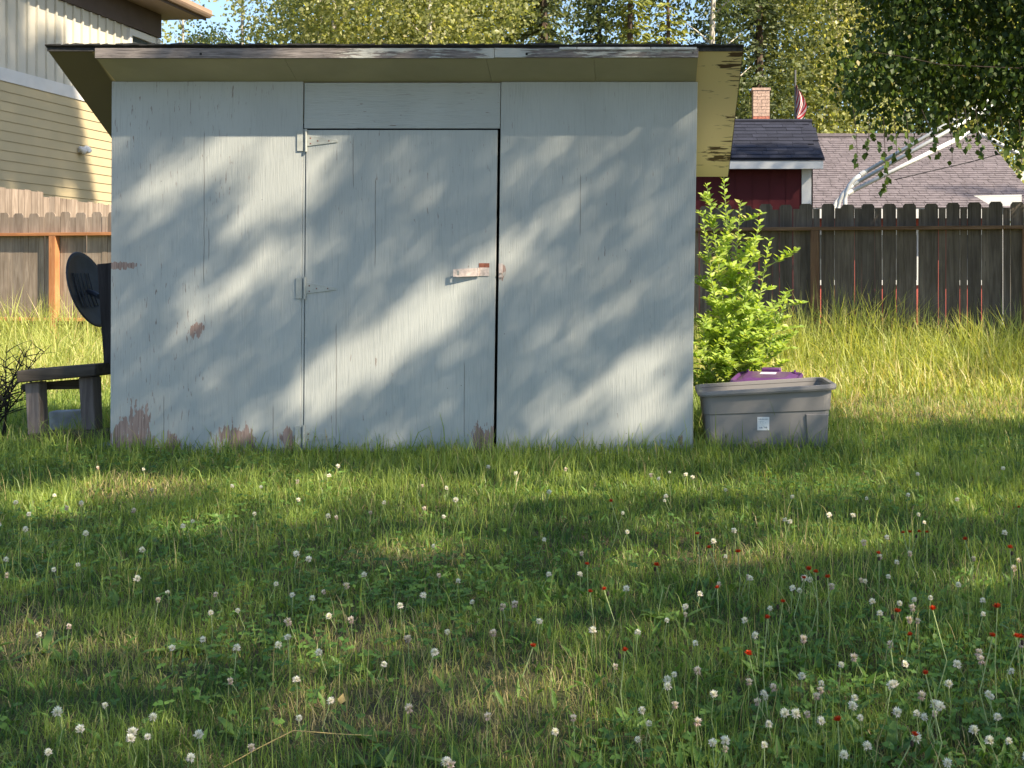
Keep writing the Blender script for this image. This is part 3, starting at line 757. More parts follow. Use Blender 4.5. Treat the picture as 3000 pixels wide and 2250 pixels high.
W_, H_ = bx1 - bx0, bz1 - bz0
def word(fx0, fx1, fz0, fz1, nlet):
    x = bx0 + W_ * fx0; stp_ = W_ * (fx1 - fx0) / nlet
    for k in range(nlet):
        stick(x + stp_ * .12, x + stp_ * (.55 + .3 * ((k * 7) % 3) / 2), bz0 + H_ * fz0, bz0 + H_ * (fz1 - .03 * (k % 2)), .0018, M['ink'], 'printed_letter', sk); x += stp_
word(.08, .92, .80, .88, 11); word(.10, .60, .64, .68, 8); word(.10, .80, .54, .57, 10)
word(.14, .48, .14, .25, 4); word(.54, .86, .17, .28, 4)

pt_ = empty('storage_tote', (.86, 8.66, 0), math.radians(-14))
tag(pt_, 'small tote with shiny purple lid behind the grey tote', 'tote')
loft([(rrect(.19, .19, .05), 0), (rrect(.215, .215, .05), .385), (rrect(.21, .21, .048), .385), (rrect(.185, .185, .048), .01)]).build('body', M['clear'], pt_)
lid = loft([(rrect(.222, .222, .06), .375), (rrect(.232, .232, .07), .375), (rrect(.235, .235, .07), .40), (rrect(.228, .228, .066), .412), (rrect(.220, .220, .064), .412), (rrect(.205, .205, .06), .398), (rrect(.15, .15, .05), .424), (rrect(.13, .13, .05), .424)])
lido = lid.build('lid', M['purple'], pt_, smooth=False); lido.rotation_euler = (math.radians(4), 0, 0); lido.location = (0, 0, .004)
MB().box(-.07, .07, .195, .255, .40, .44).build('latch', M['purple'], lido, bevel=.008)
MB().box(-.055, .055, .02, .10, .4245, .4262).build('lid_sticker', M['sticker'], lido)
for sx2 in (-1, 1): MB().box(sx2 * .17 - .008, sx2 * .17 + .008, .19, .225, .405, .428).build('lid_tab', M['purple'], lido, bevel=.003)

# ------------------------------------------------------------------ vegetation generators
def in_shed(x, y, m=0.0): return (x > XL - m) & (x < XR + m) & (y > YW - m) & (y < YR + m)
def blades(name, x, y, h, w, tint, mat, bend=.5, segs=2, dirs=None, z0=None):
    n = len(x); a = RNG.uniform(0, 2 * np.pi, n) if dirs is None else dirs
    d = np.stack([np.cos(a), np.sin(a), np.zeros(n)], 1); s = np.stack([-np.sin(a), np.cos(a), np.zeros(n)], 1)
    tw = RNG.uniform(-1, 1, n)[:, None]; s = norm(s + d * tw)
    b = np.clip(np.abs(RNG.normal(bend, bend * .6, n)), .03, 1.6)[:, None]; h = h[:, None]; w = w[:, None] * .5
    P = np.stack([x, y, np.zeros(n) if z0 is None else z0], 1); rows_ = []
    fr_ = [0, .55, 1.0] if segs == 2 else [0, .33, .68, 1.0]
    wf = [1.0, .85, 0] if segs == 2 else [.8, 1.0, .7, 0]
    V = []
    for f_, k in zip(fr_, wf):
        ang = b * f_
        c = P + d * (h * f_ * np.sin(ang) * .9) + np.array([0, 0, 1.0]) * (h * f_ * np.cos(ang * .9))
        if k > 0: V += [c - s * w * k, c + s * w * k]
        else: V += [c]
    nv = len(V); VV = np.stack(V, 1).reshape(-1, 3); B = np.arange(n)[:, None] * nv
    quads = [B + np.array([2 * i, 2 * i + 1, 2 * i + 3, 2 * i + 2]) for i in range(segs - 1)]
    tri = B + np.array([2 * segs - 2, 2 * segs - 1, 2 * segs])
    return np_mesh(name, VV, [np.concatenate(quads), tri], mat, np.repeat(tint, nv))
def vnoise(x, y, s, seed=0):
    """smooth value noise 0..1"""
    r = np.random.default_rng(seed).random((64, 64)); X_, Y_ = x * s, y * s
    xi, yi = np.floor(X_).astype(int), np.floor(Y_).astype(int); fx, fy = X_ - xi, Y_ - yi
    fx, fy = fx * fx * (3 - 2 * fx), fy * fy * (3 - 2 * fy)
    g_ = lambda a, b_: r[a % 64, b_ % 64]
    return (g_(xi, yi) * (1 - fx) + g_(xi + 1, yi) * fx) * (1 - fy) + (g_(xi, yi + 1) * (1 - fx) + g_(xi + 1, yi + 1) * fx) * fy
def ell(u, v, items):
    out = np.zeros(len(u))
    for cu, cv, lu, lv, ang, s in items:
        c, s_ = math.cos(math.radians(ang)), math.sin(math.radians(ang))
        du, dv_ = u - cu, -(v - cv)
        a, b_ = (du * c + dv_ * s_) / lu, (-du * s_ + dv_ * c) / lv
        out = np.maximum(out, s * np.clip(2.7 - 2.1 * np.sqrt(a * a + b_ * b_), 0, 1))
    return out

# ------------------------------------------------------------------ lawn
def lawn_points(n, y0, y1, power, margin=.7):
    y = (y0 ** power + RNG.random(n) * (y1 ** power - y0 ** power)) ** (1 / power)
    x = RNG.uniform(0, 1, n) * (.833 * y + 2 * margin) - .525 * y - margin
    return x, y
DRY = [(1450, 2040, 330, 110, 0, 1.0), (1120, 1880, 230, 60, 0, .8), (1050, 2100, 260, 90, 0, .8), (420, 1440, 180, 40, 0, .7), (1600, 2180, 240, 70, 0, .5), (60, 1880, 120, 110, 0, .8), (2700, 1190, 450, 60, 0, .75), (380, 1960, 200, 80, 0, .5), (2200, 1640, 200, 40, 0, .5), (1180, 1640, 180, 35, 0, .5), (2700, 2230, 160, 60, 0, .6)]
x, y = lawn_points(235000, 2.45, 11.6, .62)
k = ~in_shed(x, y, .02); x, y = x[k], y[k]
u, v = to_px(x, y, 0 * y); dry = ell(u, v, DRY)
n1, n2 = vnoise(x, y, 1.7, 1), vnoise(x, y, 5.0, 2)
keep = RNG.random(len(x)) > dry * .45
x, y, u, v, dry, n1, n2 = [q[keep] for q in (x, y, u, v, dry, n1, n2)]
h = (.022 + .045 * n1 * n2 + RNG.gamma(1.6, .013, len(x))) * (1 - .3 * dry)
wallprox = np.exp(-np.clip(YW - y, 0, 9) / .22) * ((x > -3.9) & (x < 1.4))
h *= 1 + .8 * wallprox * RNG.random(len(x))
h *= 1 + .55 * np.clip((y - 5.6) / 1.5, 0, 1)
far = np.clip((y - 9) / 2.5, 0, 1) * ((x > .2) | (x < -3.4)); h *= 1 + .5 * far
w = .0021 * (1 + RNG.random(len(x)) * .9) * np.clip(y / 4.2, .85, 2.2)
t = np.clip(RNG.normal(.36 + .5 * (n2 - .45) + .25 * (n1 - .5) + .16 * np.clip((y - 5.2) / 1.2, 0, 1), .2), 0, .88)
drym = RNG.random(len(x)) < (.025 + .6 * dry); t[drym] = RNG.uniform(.94, 1, drym.sum())
lg = link('lawn_grass', blades('lawn_grass', x, y, h, w, t, M['grass'], .95, 2))
tag(lg, 'shaggy green lawn grass with dry patches in front of the shed', 'grass', kind='stuff')
# long loose blades and seed stalks that stand above the lawn
x, y = lawn_points(26000, 2.5, 11.0, 1.1); k = ~in_shed(x, y, .02); x, y = x[k], y[k]
wp = np.exp(-np.clip(YW - y, 0, 9) / .3) * ((x > -3.9) & (x < 1.4)); cl = vnoise(x, y, 1.3, 8)
k = RNG.random(len(x)) < np.clip(.15 + 1.6 * (cl - .45) + .8 * wp, .03, 1); x, y, wp = x[k], y[k], wp[k]
h = RNG.uniform(.09, .19, len(x)) * (1 + .4 * wp)
t = np.clip(RNG.normal(.72, .2, len(x)), 0, .89); dm = RNG.random(len(x)) < .12; t[dm] = .97
tag(link('long_grass', blades('long_grass', x, y, h, .0024 * np.clip(y / 4, .8, 2), t, M['grass'], .45, 3)), 'longer loose grass blades standing above the lawn and along the shed foot', 'grass', kind='stuff')
# clover leaves
x, y = lawn_points(21000, 2.45, 8.2, 1.0); k = ~in_shed(x, y, .03); x, y = x[k], y[k]
u, v = to_px(x, y, 0 * y); dry = ell(u, v, DRY)
pr = np.clip(.2 + 1.6 * (vnoise(x, y, 1.1, 5) - .42) + .35 * (v > 1900) * (u > 1700), 0, 1) * (1 - .8 * dry)
k = RNG.random(len(x)) < pr; x, y = x[k], y[k]; n = len(x)
hz = RNG.uniform(.02, .075, n); C = np.stack([x, y, hz], 1); az = RNG.uniform(0, 2 * np.pi, n); L_ = RNG.uniform(.011, .020, n)
CC, AA, NN, LL = [], [], [], []
up = norm(np.stack([RNG.normal(0, .35, n), RNG.normal(0, .35, n) - .25, np.ones(n)], 1))
for q in range(3):
    a = az + q * 2.094; d = np.stack([np.cos(a), np.sin(a), RNG.normal(0, .25, n)], 1)
    CC.append(C); AA.append(d); NN.append(up); LL.append(L_)
t = np.clip(RNG.normal(.5, .25, n), 0, .9)
tag(link('clover_patch', leaf_mesh('clover_patch', np.concatenate(CC), np.concatenate(AA), np.concatenate(NN), np.concatenate(LL), np.concatenate(LL) * .95, M['clover'], np.tile(t, 3), .1)),
    'low three-part clover leaves spread through the lawn', 'clover', kind='stuff')

x, y = lawn_points(16000, 2.45, 6.5, 1.0); u, v = to_px(x, y, 0 * y)
pr = np.clip(.10 + .9 * np.clip((u - 1500) / 900, 0, 1) * np.clip((v - 1750) / 250, 0, 1) + .5 * (vnoise(x, y, 1.4, 15) > .68), 0, 1)
k = RNG.random(len(x)) < pr; x, y = x[k], y[k]; n = len(x); a = RNG.uniform(0, 6.283, n); e = RNG.uniform(.25, 1.1, n)
A = np.stack([np.cos(a) * np.cos(e), np.sin(a) * np.cos(e), np.sin(e)], 1); L_ = RNG.uniform(.03, .065, n)
tag(link('low_leaf_cover', leaf_mesh('low_leaf_cover', np.stack([x, y, RNG.uniform(.0, .02, n)], 1), A, RNG.normal(0, .3, (n, 3)) + np.array([0, -.2, 1.0]), L_, L_ * RNG.uniform(.2, .32, n), M['clover'], np.clip(RNG.normal(.65, .25, n), 0, .9), .12)),
    'low narrow green leaves among the grass of the near lawn', 'ground cover', kind='stuff')

# ------------------------------------------------------------------ tall grass by the fence
def tall(name, n, xr, yf, hmax, label, seed, dark=0.0):
    x = RNG.uniform(xr[0], xr[1], n); fy = fence_y(x) - .14
    q = RNG.random(n) ** .75; y = yf + (fy - yf) * q
    cl = vnoise(x, y, 1.6, seed)
    h = (.16 + (hmax - .16) * np.clip(q * 1.25, 0, 1) ** 1.1) * (.55 + .6 * cl) * RNG.uniform(.7, 1.15, n)
    t = np.clip(RNG.normal(.62 - dark, .22, n), 0, .89); dm = RNG.random(n) < .10 + .2 * np.exp(-((q - .25) / .15) ** 2); t[dm] = RNG.uniform(.93, 1, dm.sum())
    w = RNG.uniform(.006, .015, n)
    k = ~in_shed(x, y, .05)
    return tag(link(name, blades(name, x[k], y[k], h[k], w[k], t[k], M['tallgrass'], .62, 3)), label, 'grass', kind='stuff')
tall('tall_grass', 11000, (.0, 4.9), 10.9, .98, 'tall yellow-green grass in front of the dark fence', 11)
tall('tall_grass', 10000, (-9.2, -3.3), 10.6, .92, 'tall sunlit grass in front of the fence behind the bench', 12)
tall('tall_grass', 5000, (-3.3, .0), 9.6, .9, 'tall grass growing behind the shed', 13)

# ------------------------------------------------------------------ trees
def tree_trunk(mb, p0, height, r0, bend, limbs, rnd, z0=.35, spread=.35, limb_len=.33):
    pts = []; b = Vector((rnd.uniform(-1, 1), rnd.uniform(-1, 1), 0)) * bend
    for i in range(9):
        q = i / 8; pts.append(Vector(p0) + b * math.sin(q * 2.2) * height * .1 + Vector((0, 0, height * q)))
    mb.tube(pts, [r0 * (1 - .93 * i / 8) + .008 for i in range(9)], 8)
    tips = []
    for i in range(limbs):
        q = z0 + (1 - z0) * (i + rnd.random()) / limbs * .95
        j = min(int(q * 8), 7); base = pts[j].lerp(pts[j + 1], q * 8 - j)
        a = i * 2.4 + rnd.uniform(-.5, .5); ln = height * limb_len * (1.1 - q) * rnd.uniform(.7, 1.1) + .3
        d = Vector((math.cos(a), math.sin(a), spread + rnd.uniform(0, .4))).normalized()
        m1 = base + d * ln * .5; m2 = base + d * ln + Vector((0, 0, -.06 * ln))
        rr = r0 * (1 - q) * .4 + .012
        mb.tube([base, m1, m2], [rr, rr * .6, .006], 5); tips += [m1, m2, m1.lerp(m2, .5)]
    return pts, tips
def broadleaf(seed, height, rad, zlow, nl, size, mat, r0=.13, gap=.55):
    """trunk mesh and crown mesh, base at the origin"""
    rnd = random.Random(seed); mb = MB(); pts, tips = tree_trunk(mb, (0, 0, 0), height * .97, r0, .6, 22, rnd, zlow / height, .8, .15)
    r = np.random.default_rng(seed)
    nc = nl // 26; c = []
    while len(c) < nc:
        q = r.random(); z = zlow + (height - zlow) * q
        rr = rad * (math.sin(math.pi * min(max(.08 + .9 * q, 0), 1)) ** .6) * (r.random() ** .33) * (1 + .25 * math.sin(7 * q + seed))
        a = r.random() * 2 * math.pi
        p = (rr * math.cos(a), rr * math.sin(a), z)
        if math.sin(p[0] * 2.1 + seed) + math.sin(p[1] * 2.3 + seed * 2) + math.sin(p[2] * 2.0 + seed * 3) > gap * 2.2: continue
        c.append(p)
    c = np.array(c); C = np.repeat(c, 26, 0) + r.normal(0, .26, (nc * 26, 3)) * np.array([1, 1, .75])
    n = len(C); A = r.normal(size=(n, 3)); A[:, 2] -= .6; N_ = r.normal(size=(n, 3)) * .6 + np.array([.6, -.55, .6])
    s = size * r.uniform(.65, 1.3, n); t = np.clip(np.repeat(r.normal(.45, .2, nc), 26) + r.normal(0, .15, n), 0, 1)
    return mb.mesh('trunk', M['birch_bark'], smooth=True), leaf_mesh('crown', C, A, N_, s, s * .8, mat, t)
def spruce(seed, height, rad, mat):
    r = np.random.default_rng(seed); mb = MB(); mb.tube([(0, 0, 0), (.05, 0, height * .5), (0, .03, height)], [.16, .1, .015], 8)
    C, A, N_, S_, W_ = [], [], [], [], []
    z = .8
    while z < height - .15:
        q = (z / height); R = rad * (1 - q) ** .85 + .12; nb = 9 if q < .8 else 6
        for b_ in range(nb):
            a = r.random() * 6.283; rl = R * r.uniform(.7, 1.12); d = np.array([math.cos(a), math.sin(a), -.18 - .25 * (1 - q)])
            k_ = max(4, int(rl * 13))
            for j in range(k_):
                f_ = (j + r.random()) / k_; sag = -.10 * rl * math.sin(f_ * 3.1) + .16 * rl * f_ * f_
                p = d * rl * f_ + np.array([0, 0, z + sag])
                side = 1 if j % 2 else -1
                ax = np.array([d[0] * .8 - d[1] * side * .8, d[1] * .8 + d[0] * side * .8, -.35 + r.normal() * .2])
                C.append(p); A.append(ax); N_.append(r.normal(size=3) * .5 + np.array([0, 0, 1.0])); S_.append(r.uniform(.2, .36) * (1 - .45 * f_)); W_.append(r.uniform(.07, .12))
        z += .20 + .16 * (1 - q)
    C = np.array(C); n = len(C)
    return mb.mesh('trunk', M['spruce_bark']), leaf_mesh('crown', C, np.array(A), np.array(N_), np.array(S_), np.array(W_), mat, np.clip(r.normal(.45, .22, n), 0, 1))
KIND = {
    'aspen': [broadleaf(21, 13.5, 2.6, 2.6, 30000, .115, M['aspen_leaf']), broadleaf(22, 12.0, 2.4, 2.4, 26000, .11, M['aspen_leaf'], gap=.4), broadleaf(24, 11.0, 2.0, 2.4, 5200, .12, M['aspen_leaf'], .08, .1)],
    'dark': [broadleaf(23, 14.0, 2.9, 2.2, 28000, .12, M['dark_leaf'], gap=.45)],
    'spruce': [spruce(31, 12.5, 1.9, M['spruce_leaf']), spruce(32, 15.0, 2.2, M['spruce_leaf'])],
    'pine': [spruce(33, 11.0, 1.5, M['pine_leaf'])],
}
def put_tree(kind, var, u, Y, sc, rot, label, dz=0):
    o = empty({'aspen': 'aspen_tree', 'dark': 'birch_tree', 'spruce': 'spruce_tree', 'pine': 'pine_tree'}[kind], ((u - CX) / F * Y, Y, dz), rot)
    o.scale = (sc, sc, sc); tr_, cr_ = KIND[kind][var]
    link('trunk', tr_, o); link('crown', cr_, o)
    tag(o, label, 'tree', 'trees in the belt behind the houses')
TREES = [
    ('aspen', 2, 490, 31, .92, 'pale sunlit tree beside the brown eaves of the cream house'),
    ('aspen', 2, 610, 36, .76, 'thin sunlit tree against blue sky, second from the brown eaves'),
    ('spruce', 0, 800, 40, .68, 'short spruce top just above the left half of the shed roof'),
    ('aspen', 1, 985, 31, .95, 'leafy sunlit tree above the left end of the shed door'),
    ('aspen', 0, 1080, 33, 1.0, 'broad yellow-green tree above the middle of the shed door'),
    ('aspen', 1, 1240, 30, 1.0, 'yellow-green tree above the latch side of the shed door'),
    ('aspen', 0, 1400, 34, 1.0, 'sunlit tree just left of the blue-green spruce'),
    ('spruce', 1, 1590, 31, .95, 'blue-green drooping spruce above the right wall panel'),
    ('spruce', 0, 1755, 37, 1.0, 'slim dark spruce between the blue-green spruce and the pine'),
    ('pine', 0, 1850, 29, .93, 'bright yellow-green young pine above the right end of the shed roof'),
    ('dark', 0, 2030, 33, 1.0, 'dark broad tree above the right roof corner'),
    ('pine', 0, 1955, 28, .80, 'lower yellow-green pine beside the taller pine'),
    ('spruce', 1, 2225, 34, 1.05, 'dark tall spruce rising behind the brick chimney'),
    ('aspen', 1, 2330, 39, 1.0, 'sunlit tree directly behind the small flag'),
    ('aspen', 0, 2440, 36, 1.1, 'sunlit tree with pale trunk right of the flag'),
    ('dark', 0, 2600, 40, 1.0, 'dark tree behind the grey shingle roof'),
    ('aspen', 1, 2760, 38, 1.1, 'sunlit tree behind the hanging birch leaves'),
    ('aspen', 0, 2950, 37, 1.1, 'sunlit tree at the far right behind the hanging birch leaves'),
    ('dark', 0, 1500, 45, 1.0, 'distant dark tree behind the blue-green spruce'),
    ('dark', 0, 1150, 46, 1.0, 'distant dark tree behind the yellow-green trees'),
    ('spruce', 1, 2110, 44, 1.0, 'distant spruce behind the dark broad tree'),
]
for i, (kd, vr, u_, Y_, sc_, lb) in enumerate(TREES): put_tree(kd, vr, u_, Y_, sc_, i * 1.7, lb)
# bare pale birch poles against the sky
for i, (u_, lean, Y_, lb) in enumerate(((735, -.02, 35, 'bare pale forked trunk against blue sky'), (1012, .01, 30, 'straight pale birch pole above the shed door'))):
    o = empty('birch_tree', ((u_ - CX) / F * Y_, Y_, 0)); mb = MB(); rnd = random.Random(90 + i)
    tree_trunk(mb, (0, 0, 0), 11.5, .11, .25, 9 if i == 0 else 3, rnd, .5, .9, .2); mb.build('trunk', M['birch_bark'], o, smooth=True)
    tag(o, lb, 'tree')

# ------------------------------------------------------------------ shade: foliage of the yard's birches, hung where its shade falls as in the photograph
SV = np.array(SUNV)
def hang(P, lit, per_m2_perp_n, Lr):
    """P target points; keep a leaf cluster up the sun ray with probability 1-lit"""
    k = RNG.random(len(P)) > lit; P = P[k]
    L = RNG.uniform(Lr[0], Lr[1], len(P)) / math.cos(SUN_E)
    return P + SV * L[:, None]
CL_PER_M2 = 520      # clusters per square metre seen from the sun, four leaves each
Z3 = 3000 / 2212
WALL_LIT = [(cu * Z3, cv * Z3, l_ * Z3 * 1.05, w_ * Z3 * (1.08 if cu < 1060 else 1.12), a_, s_ ** .7) for cu, cv, l_, w_, a_, s_ in [
    (430, 335, 200, 32, 28, 1), (560, 305, 140, 28, 6, 1), (400, 400, 140, 20, 30, .9), (600, 405, 140, 52, 33, 1.0), (510, 600, 150, 36, 30, .95), (690, 560, 90, 16, 35, .5), (300, 600, 50, 26, 30, .6),
    (560, 905, 120, 26, 32, 1.0), (840, 715, 240, 50, 33, 1.0), (770, 815, 170, 34, 36, 1.0), (930, 690, 160, 30, 36, 1.0), (1000, 585, 90, 30, 30, .9), (860, 930, 90, 26, 30, .6), (700, 360, 60, 16, 35, .4),
    (1010, 340, 50, 10, 35, .5), (1170, 330, 90, 22, 42, .8), (1165, 480, 110, 22, 32, .95), (1110, 545, 50, 40, 30, 1.0), (1250, 600, 100, 15, 30, .5), (1345, 655, 170, 24, 33, .75), (1390, 780, 140, 40, 32, .85), (1180, 690, 90, 14, 35, .5),
    (1200, 890, 130, 26, 30, .7), (1400, 890, 130, 36, 28, .95), (1130, 780, 70, 14, 30, .4), (1340, 276, 30, 5, 0, .8), (1440, 460, 60, 14, 32, .35), (430, 870, 60, 12, 30, .3),
    (470, 335, 190, 40, 22, .95), (600, 400, 150, 60, 33, 1), (330, 380, 70, 22, 32, .8),
    (1600, 880, 70, 14, 20, .4), (1760, 850, 60, 40, 40, .8), (1570, 905, 60, 10, 30, .3)]]
A_wall = 4.75 * 2.45 * math.cos(SUN_A) * math.cos(SUN_E)
n = int(A_wall * CL_PER_M2 * 1.75)
P = np.stack([RNG.uniform(-3.5, 1.25, n), np.full(n, YW), RNG.uniform(-.1, 2.35, n)], 1)
u, v = to_px(P[:, 0], P[:, 1], P[:, 2])
CLS = [hang(P, np.clip(ell(u, v, WALL_LIT) * 1.1, 0, 1), 0, (6.5, 10.5))]
LAWN_LIT = [(110, 1485, 170, 42, 0, 1), (330, 1430, 230, 40, 0, .8), (560, 1545, 170, 40, 0, .8), (900, 1440, 420, 55, 0, .8), (760, 1520, 200, 40, 0, .6), (1190, 1600, 200, 45, 0, .75), (1290, 1500, 200, 50, 0, .7), (1560, 1430, 300, 48, 0, .95), (1850, 1440, 260, 40, 0, .9),
    (2330, 1430, 330, 45, 0, .7), (2050, 1530, 280, 34, 0, .65), (1815, 1650, 120, 42, 0, 1), (2130, 1625, 190, 32, 0, .7), (2430, 1585, 210, 46, 0, .9), (2830, 1480, 240, 50, 0, .6), (2840, 1690, 130, 50, 0, .9), (2370, 2025, 140, 34, 0, 1), (1450, 2045, 260, 80, 0, .65), (1620, 2000, 120, 60, 0, .6), (2700, 2080, 170, 40, 0, .5),
    (1660, 2180, 150, 50, 0, .5), (40, 1880, 90, 90, 0, .7), (250, 2120, 200, 40, 0, .5), (1180, 1870, 120, 40, 0, .5), (2750, 1190, 420, 75, 0, 1), (2950, 1330, 150, 40, 0, .3), (2480, 1290, 120, 35, 0, .7), (2990, 1420, 100, 40, 0, .3), (2600, 1380, 150, 30, 0, .5)]
ny = 130000
y = RNG.uniform(2.2, 7.7, ny); x = RNG.uniform(-4.6, 3.2, ny); k = (x > -.56 * y - .4) & (x < .35 * y + .4)
x, y = x[k], y[k]; n = int(.64 * 5.5 * 7.8 * CL_PER_M2 * 1.35 * k.mean()); x, y = x[:n], y[:n]
x2 = RNG.uniform(.8, 4.0, 7500); y2 = RNG.uniform(7.7, 10.2, 7500); n2_ = int(.64 * 3.2 * 2.5 * CL_PER_M2 * 1.35); x2, y2 = x2[:n2_], y2[:n2_]
x3 = RNG.uniform(-5.2, -3.4, 3000); y3 = RNG.uniform(7.7, 9.6, 3000); n3_ = int(.64 * 1.8 * 1.9 * CL_PER_M2 * 1.6); x3, y3 = x3[:n3_], y3[:n3_]
k3 = ~((x3 + (y3 - YW) * 1.54 > -3.75) & ((y3 - YW) * 1.54 < 2.6)); x3, y3 = x3[k3], y3[k3]   # what the shed itself shades needs no leaves
x = np.concatenate([x, x2, x3]); y = np.concatenate([y, y2, y3])
P = np.stack([x, y, 0 * x], 1); u, v = to_px(x, y, 0 * x)
lit = np.maximum(ell(u, v, [(a, b_, c * .95, d * .9, e, f_ ** .7) for a, b_, c, d, e, f_ in LAWN_LIT]), .02 + .5 * (vnoise(x, y, 3.2, 44) > .84))
lit = np.where((v < 1392) & (u > 300) & (u < 2480), lit * .35, lit)
lit = np.where((y > 7.9) & (u > 2440) & (v < 1245), np.maximum(lit, .92), lit)
CLS.append(hang(P, lit, 0, (4.8, 8.6)))
# the dark right-hand fence, red shed and grey roof edge
n = int(4.4 * 1.0 * .42 * CL_PER_M2); x = RNG.uniform(.3, 4.7, n); P = np.stack([x, fence_y(x) - .1, RNG.uniform(1.0, 1.95, n)], 1)
u, v = to_px(P[:, 0], P[:, 1], P[:, 2])
lf = ell(u, v, [(2830, 720, 130, 12, 28, .9), (2640, 735, 120, 8, 28, .8), (2760, 770, 120, 9, 28, .7), (2620, 650, 40, 8, 30, .7), (2940, 640, 70, 14, 20, .8), (2850, 662, 130, 5, 0, .6), (2970, 700, 25, 30, 0, .5)])
CLS.append(hang(P, np.maximum(lf, .05), 0, (7, 12)))
n = int(1.5 * 1.6 * .64 * CL_PER_M2 * .8); P = np.stack([RNG.uniform(3.2, 4.7, n), RNG.uniform(11.2, 12.8, n), np.full(n, .45)], 1)
CLS.append(hang(P, np.full(n, .4), 0, (8, 12)))
n = int(2.4 * 2.2 * .42 * CL_PER_M2 * .9); P = np.stack([RNG.uniform(.3, 2.7, n), np.full(n, 17.1), RNG.uniform(1.6, 3.4, n)], 1)
CLS.append(hang(P, np.full(n, .12), 0, (9, 14)))
n = int(1.6 * 1.0 * .42 * CL_PER_M2); P = np.stack([RNG.uniform(6.2, 8.0, n), np.full(n, 24.6), RNG.uniform(2.4, 3.6, n)], 1)
CLS.append(hang(P, np.full(n, .45), 0, (18, 22)))
CC = np.concatenate(CLS)
# siding of the cream house: a taller tree further right
n = int(5.6 * 5.5 * .72 * 480); s_ = RNG.uniform(-1.6, 4.6, n); z_ = RNG.uniform(1.9, 6.9, n)
P = np.stack([-11.6 + HD.x * s_, 22.0 + HD.y * s_, z_], 1); u, v = to_px(P[:, 0], P[:, 1], P[:, 2])
edge = 165 + (v - 0) * .19
lit = np.where(u > edge, 1.0, .03 + .9 * (vnoise(u * .022 + v * .002, v * .0035, 1.0, 77) > .74))
lit = np.where((v < 170) & (u < edge), np.maximum(lit, .25), lit)
CT = hang(P, lit, 0, (19, 24))
# foliage in view at the upper right, just in front of the rear fence
def vis_mask(u, v):
    low = np.interp(u, [2440, 2500, 2540, 2600, 2680, 2760, 2830, 2900, 2960, 3010, 3400], [270, 300, 345, 385, 365, 345, 330, 360, 370, 440, 560])
    left = np.interp(v, [-400, 0, 60, 120, 200, 300, 400], [2480, 2540, 2540, 2500, 2450, 2470, 2520])
    return (v < low) & (u > left)
n = 4200; u = RNG.uniform(2430, 3300, n); v = RNG.uniform(-450, 560, n); Y_ = RNG.uniform(11.6, 13.2, n)
k = vis_mask(u, v); u, v, Y_ = u[k], v[k], Y_[k]
x, z = (u - CX) / F * Y_, CAMH - (v - CY) / F * Y_
k = (np.sin(x * 6 + 1) + np.sin(Y_ * 5) + np.sin(z * 7 + 2) < 1.35) & ~((RNG.random(len(x)) < .5) & (np.abs(u - 2620) < 60) & (np.abs(v - 330) < 50))
VC = np.stack([x, Y_, z], 1)[k]
# their own shade, from higher branches
Pv = VC[VC[:, 0] < 4.4]; Pv = Pv[RNG.integers(0, len(Pv), 2200)]
CC = np.concatenate([CC, hang(Pv, np.full(len(Pv), .15), 0, (2.6, 6.0))])
# never inside the frame
u, v = CX + CC[:, 0] / np.maximum(CC[:, 1], .2) * F, CY - (CC[:, 2] - CAMH) / np.maximum(CC[:, 1], .2) * F
CC = CC[~((CC[:, 1] > .2) & (u > -80) & (u < 3060) & (v > -60))]
def leaves_at(cent, per, rad, size):
    C = np.repeat(cent, per, 0) + RNG.normal(0, rad, (len(cent) * per, 3)); n = len(C)
    A = RNG.normal(size=(n, 3)) * .6; A[:, 2] -= 1.0
    s = size * RNG.uniform(.7, 1.25, n); t = np.clip(RNG.normal(.45, .25, n), 0, 1); t[t > .9] *= np.where(RNG.random((t > .9).sum()) < .5, .8, 1)
    return C, A, RNG.normal(size=(n, 3)), s, t
TR = [(6.3, 11.3, 10.5, 'birch with drooping branches that hang over the right fence'), (6.9, 1.8, 9.5, 'birch standing right of the lawn, out of the picture'), (4.6, -2.2, 11.5, 'birch standing behind the viewer'), (10.5, 9.0, 13.5, 'tall birch beyond the right end of the fence'), (9.8, 4.6, 12.5, 'tall birch beyond the right edge of the yard')]
TXY = np.array([t_[:2] for t_ in TR])
near = np.argmin(((CC[:, None, :2] - TXY[None]) ** 2).sum(2), 1)
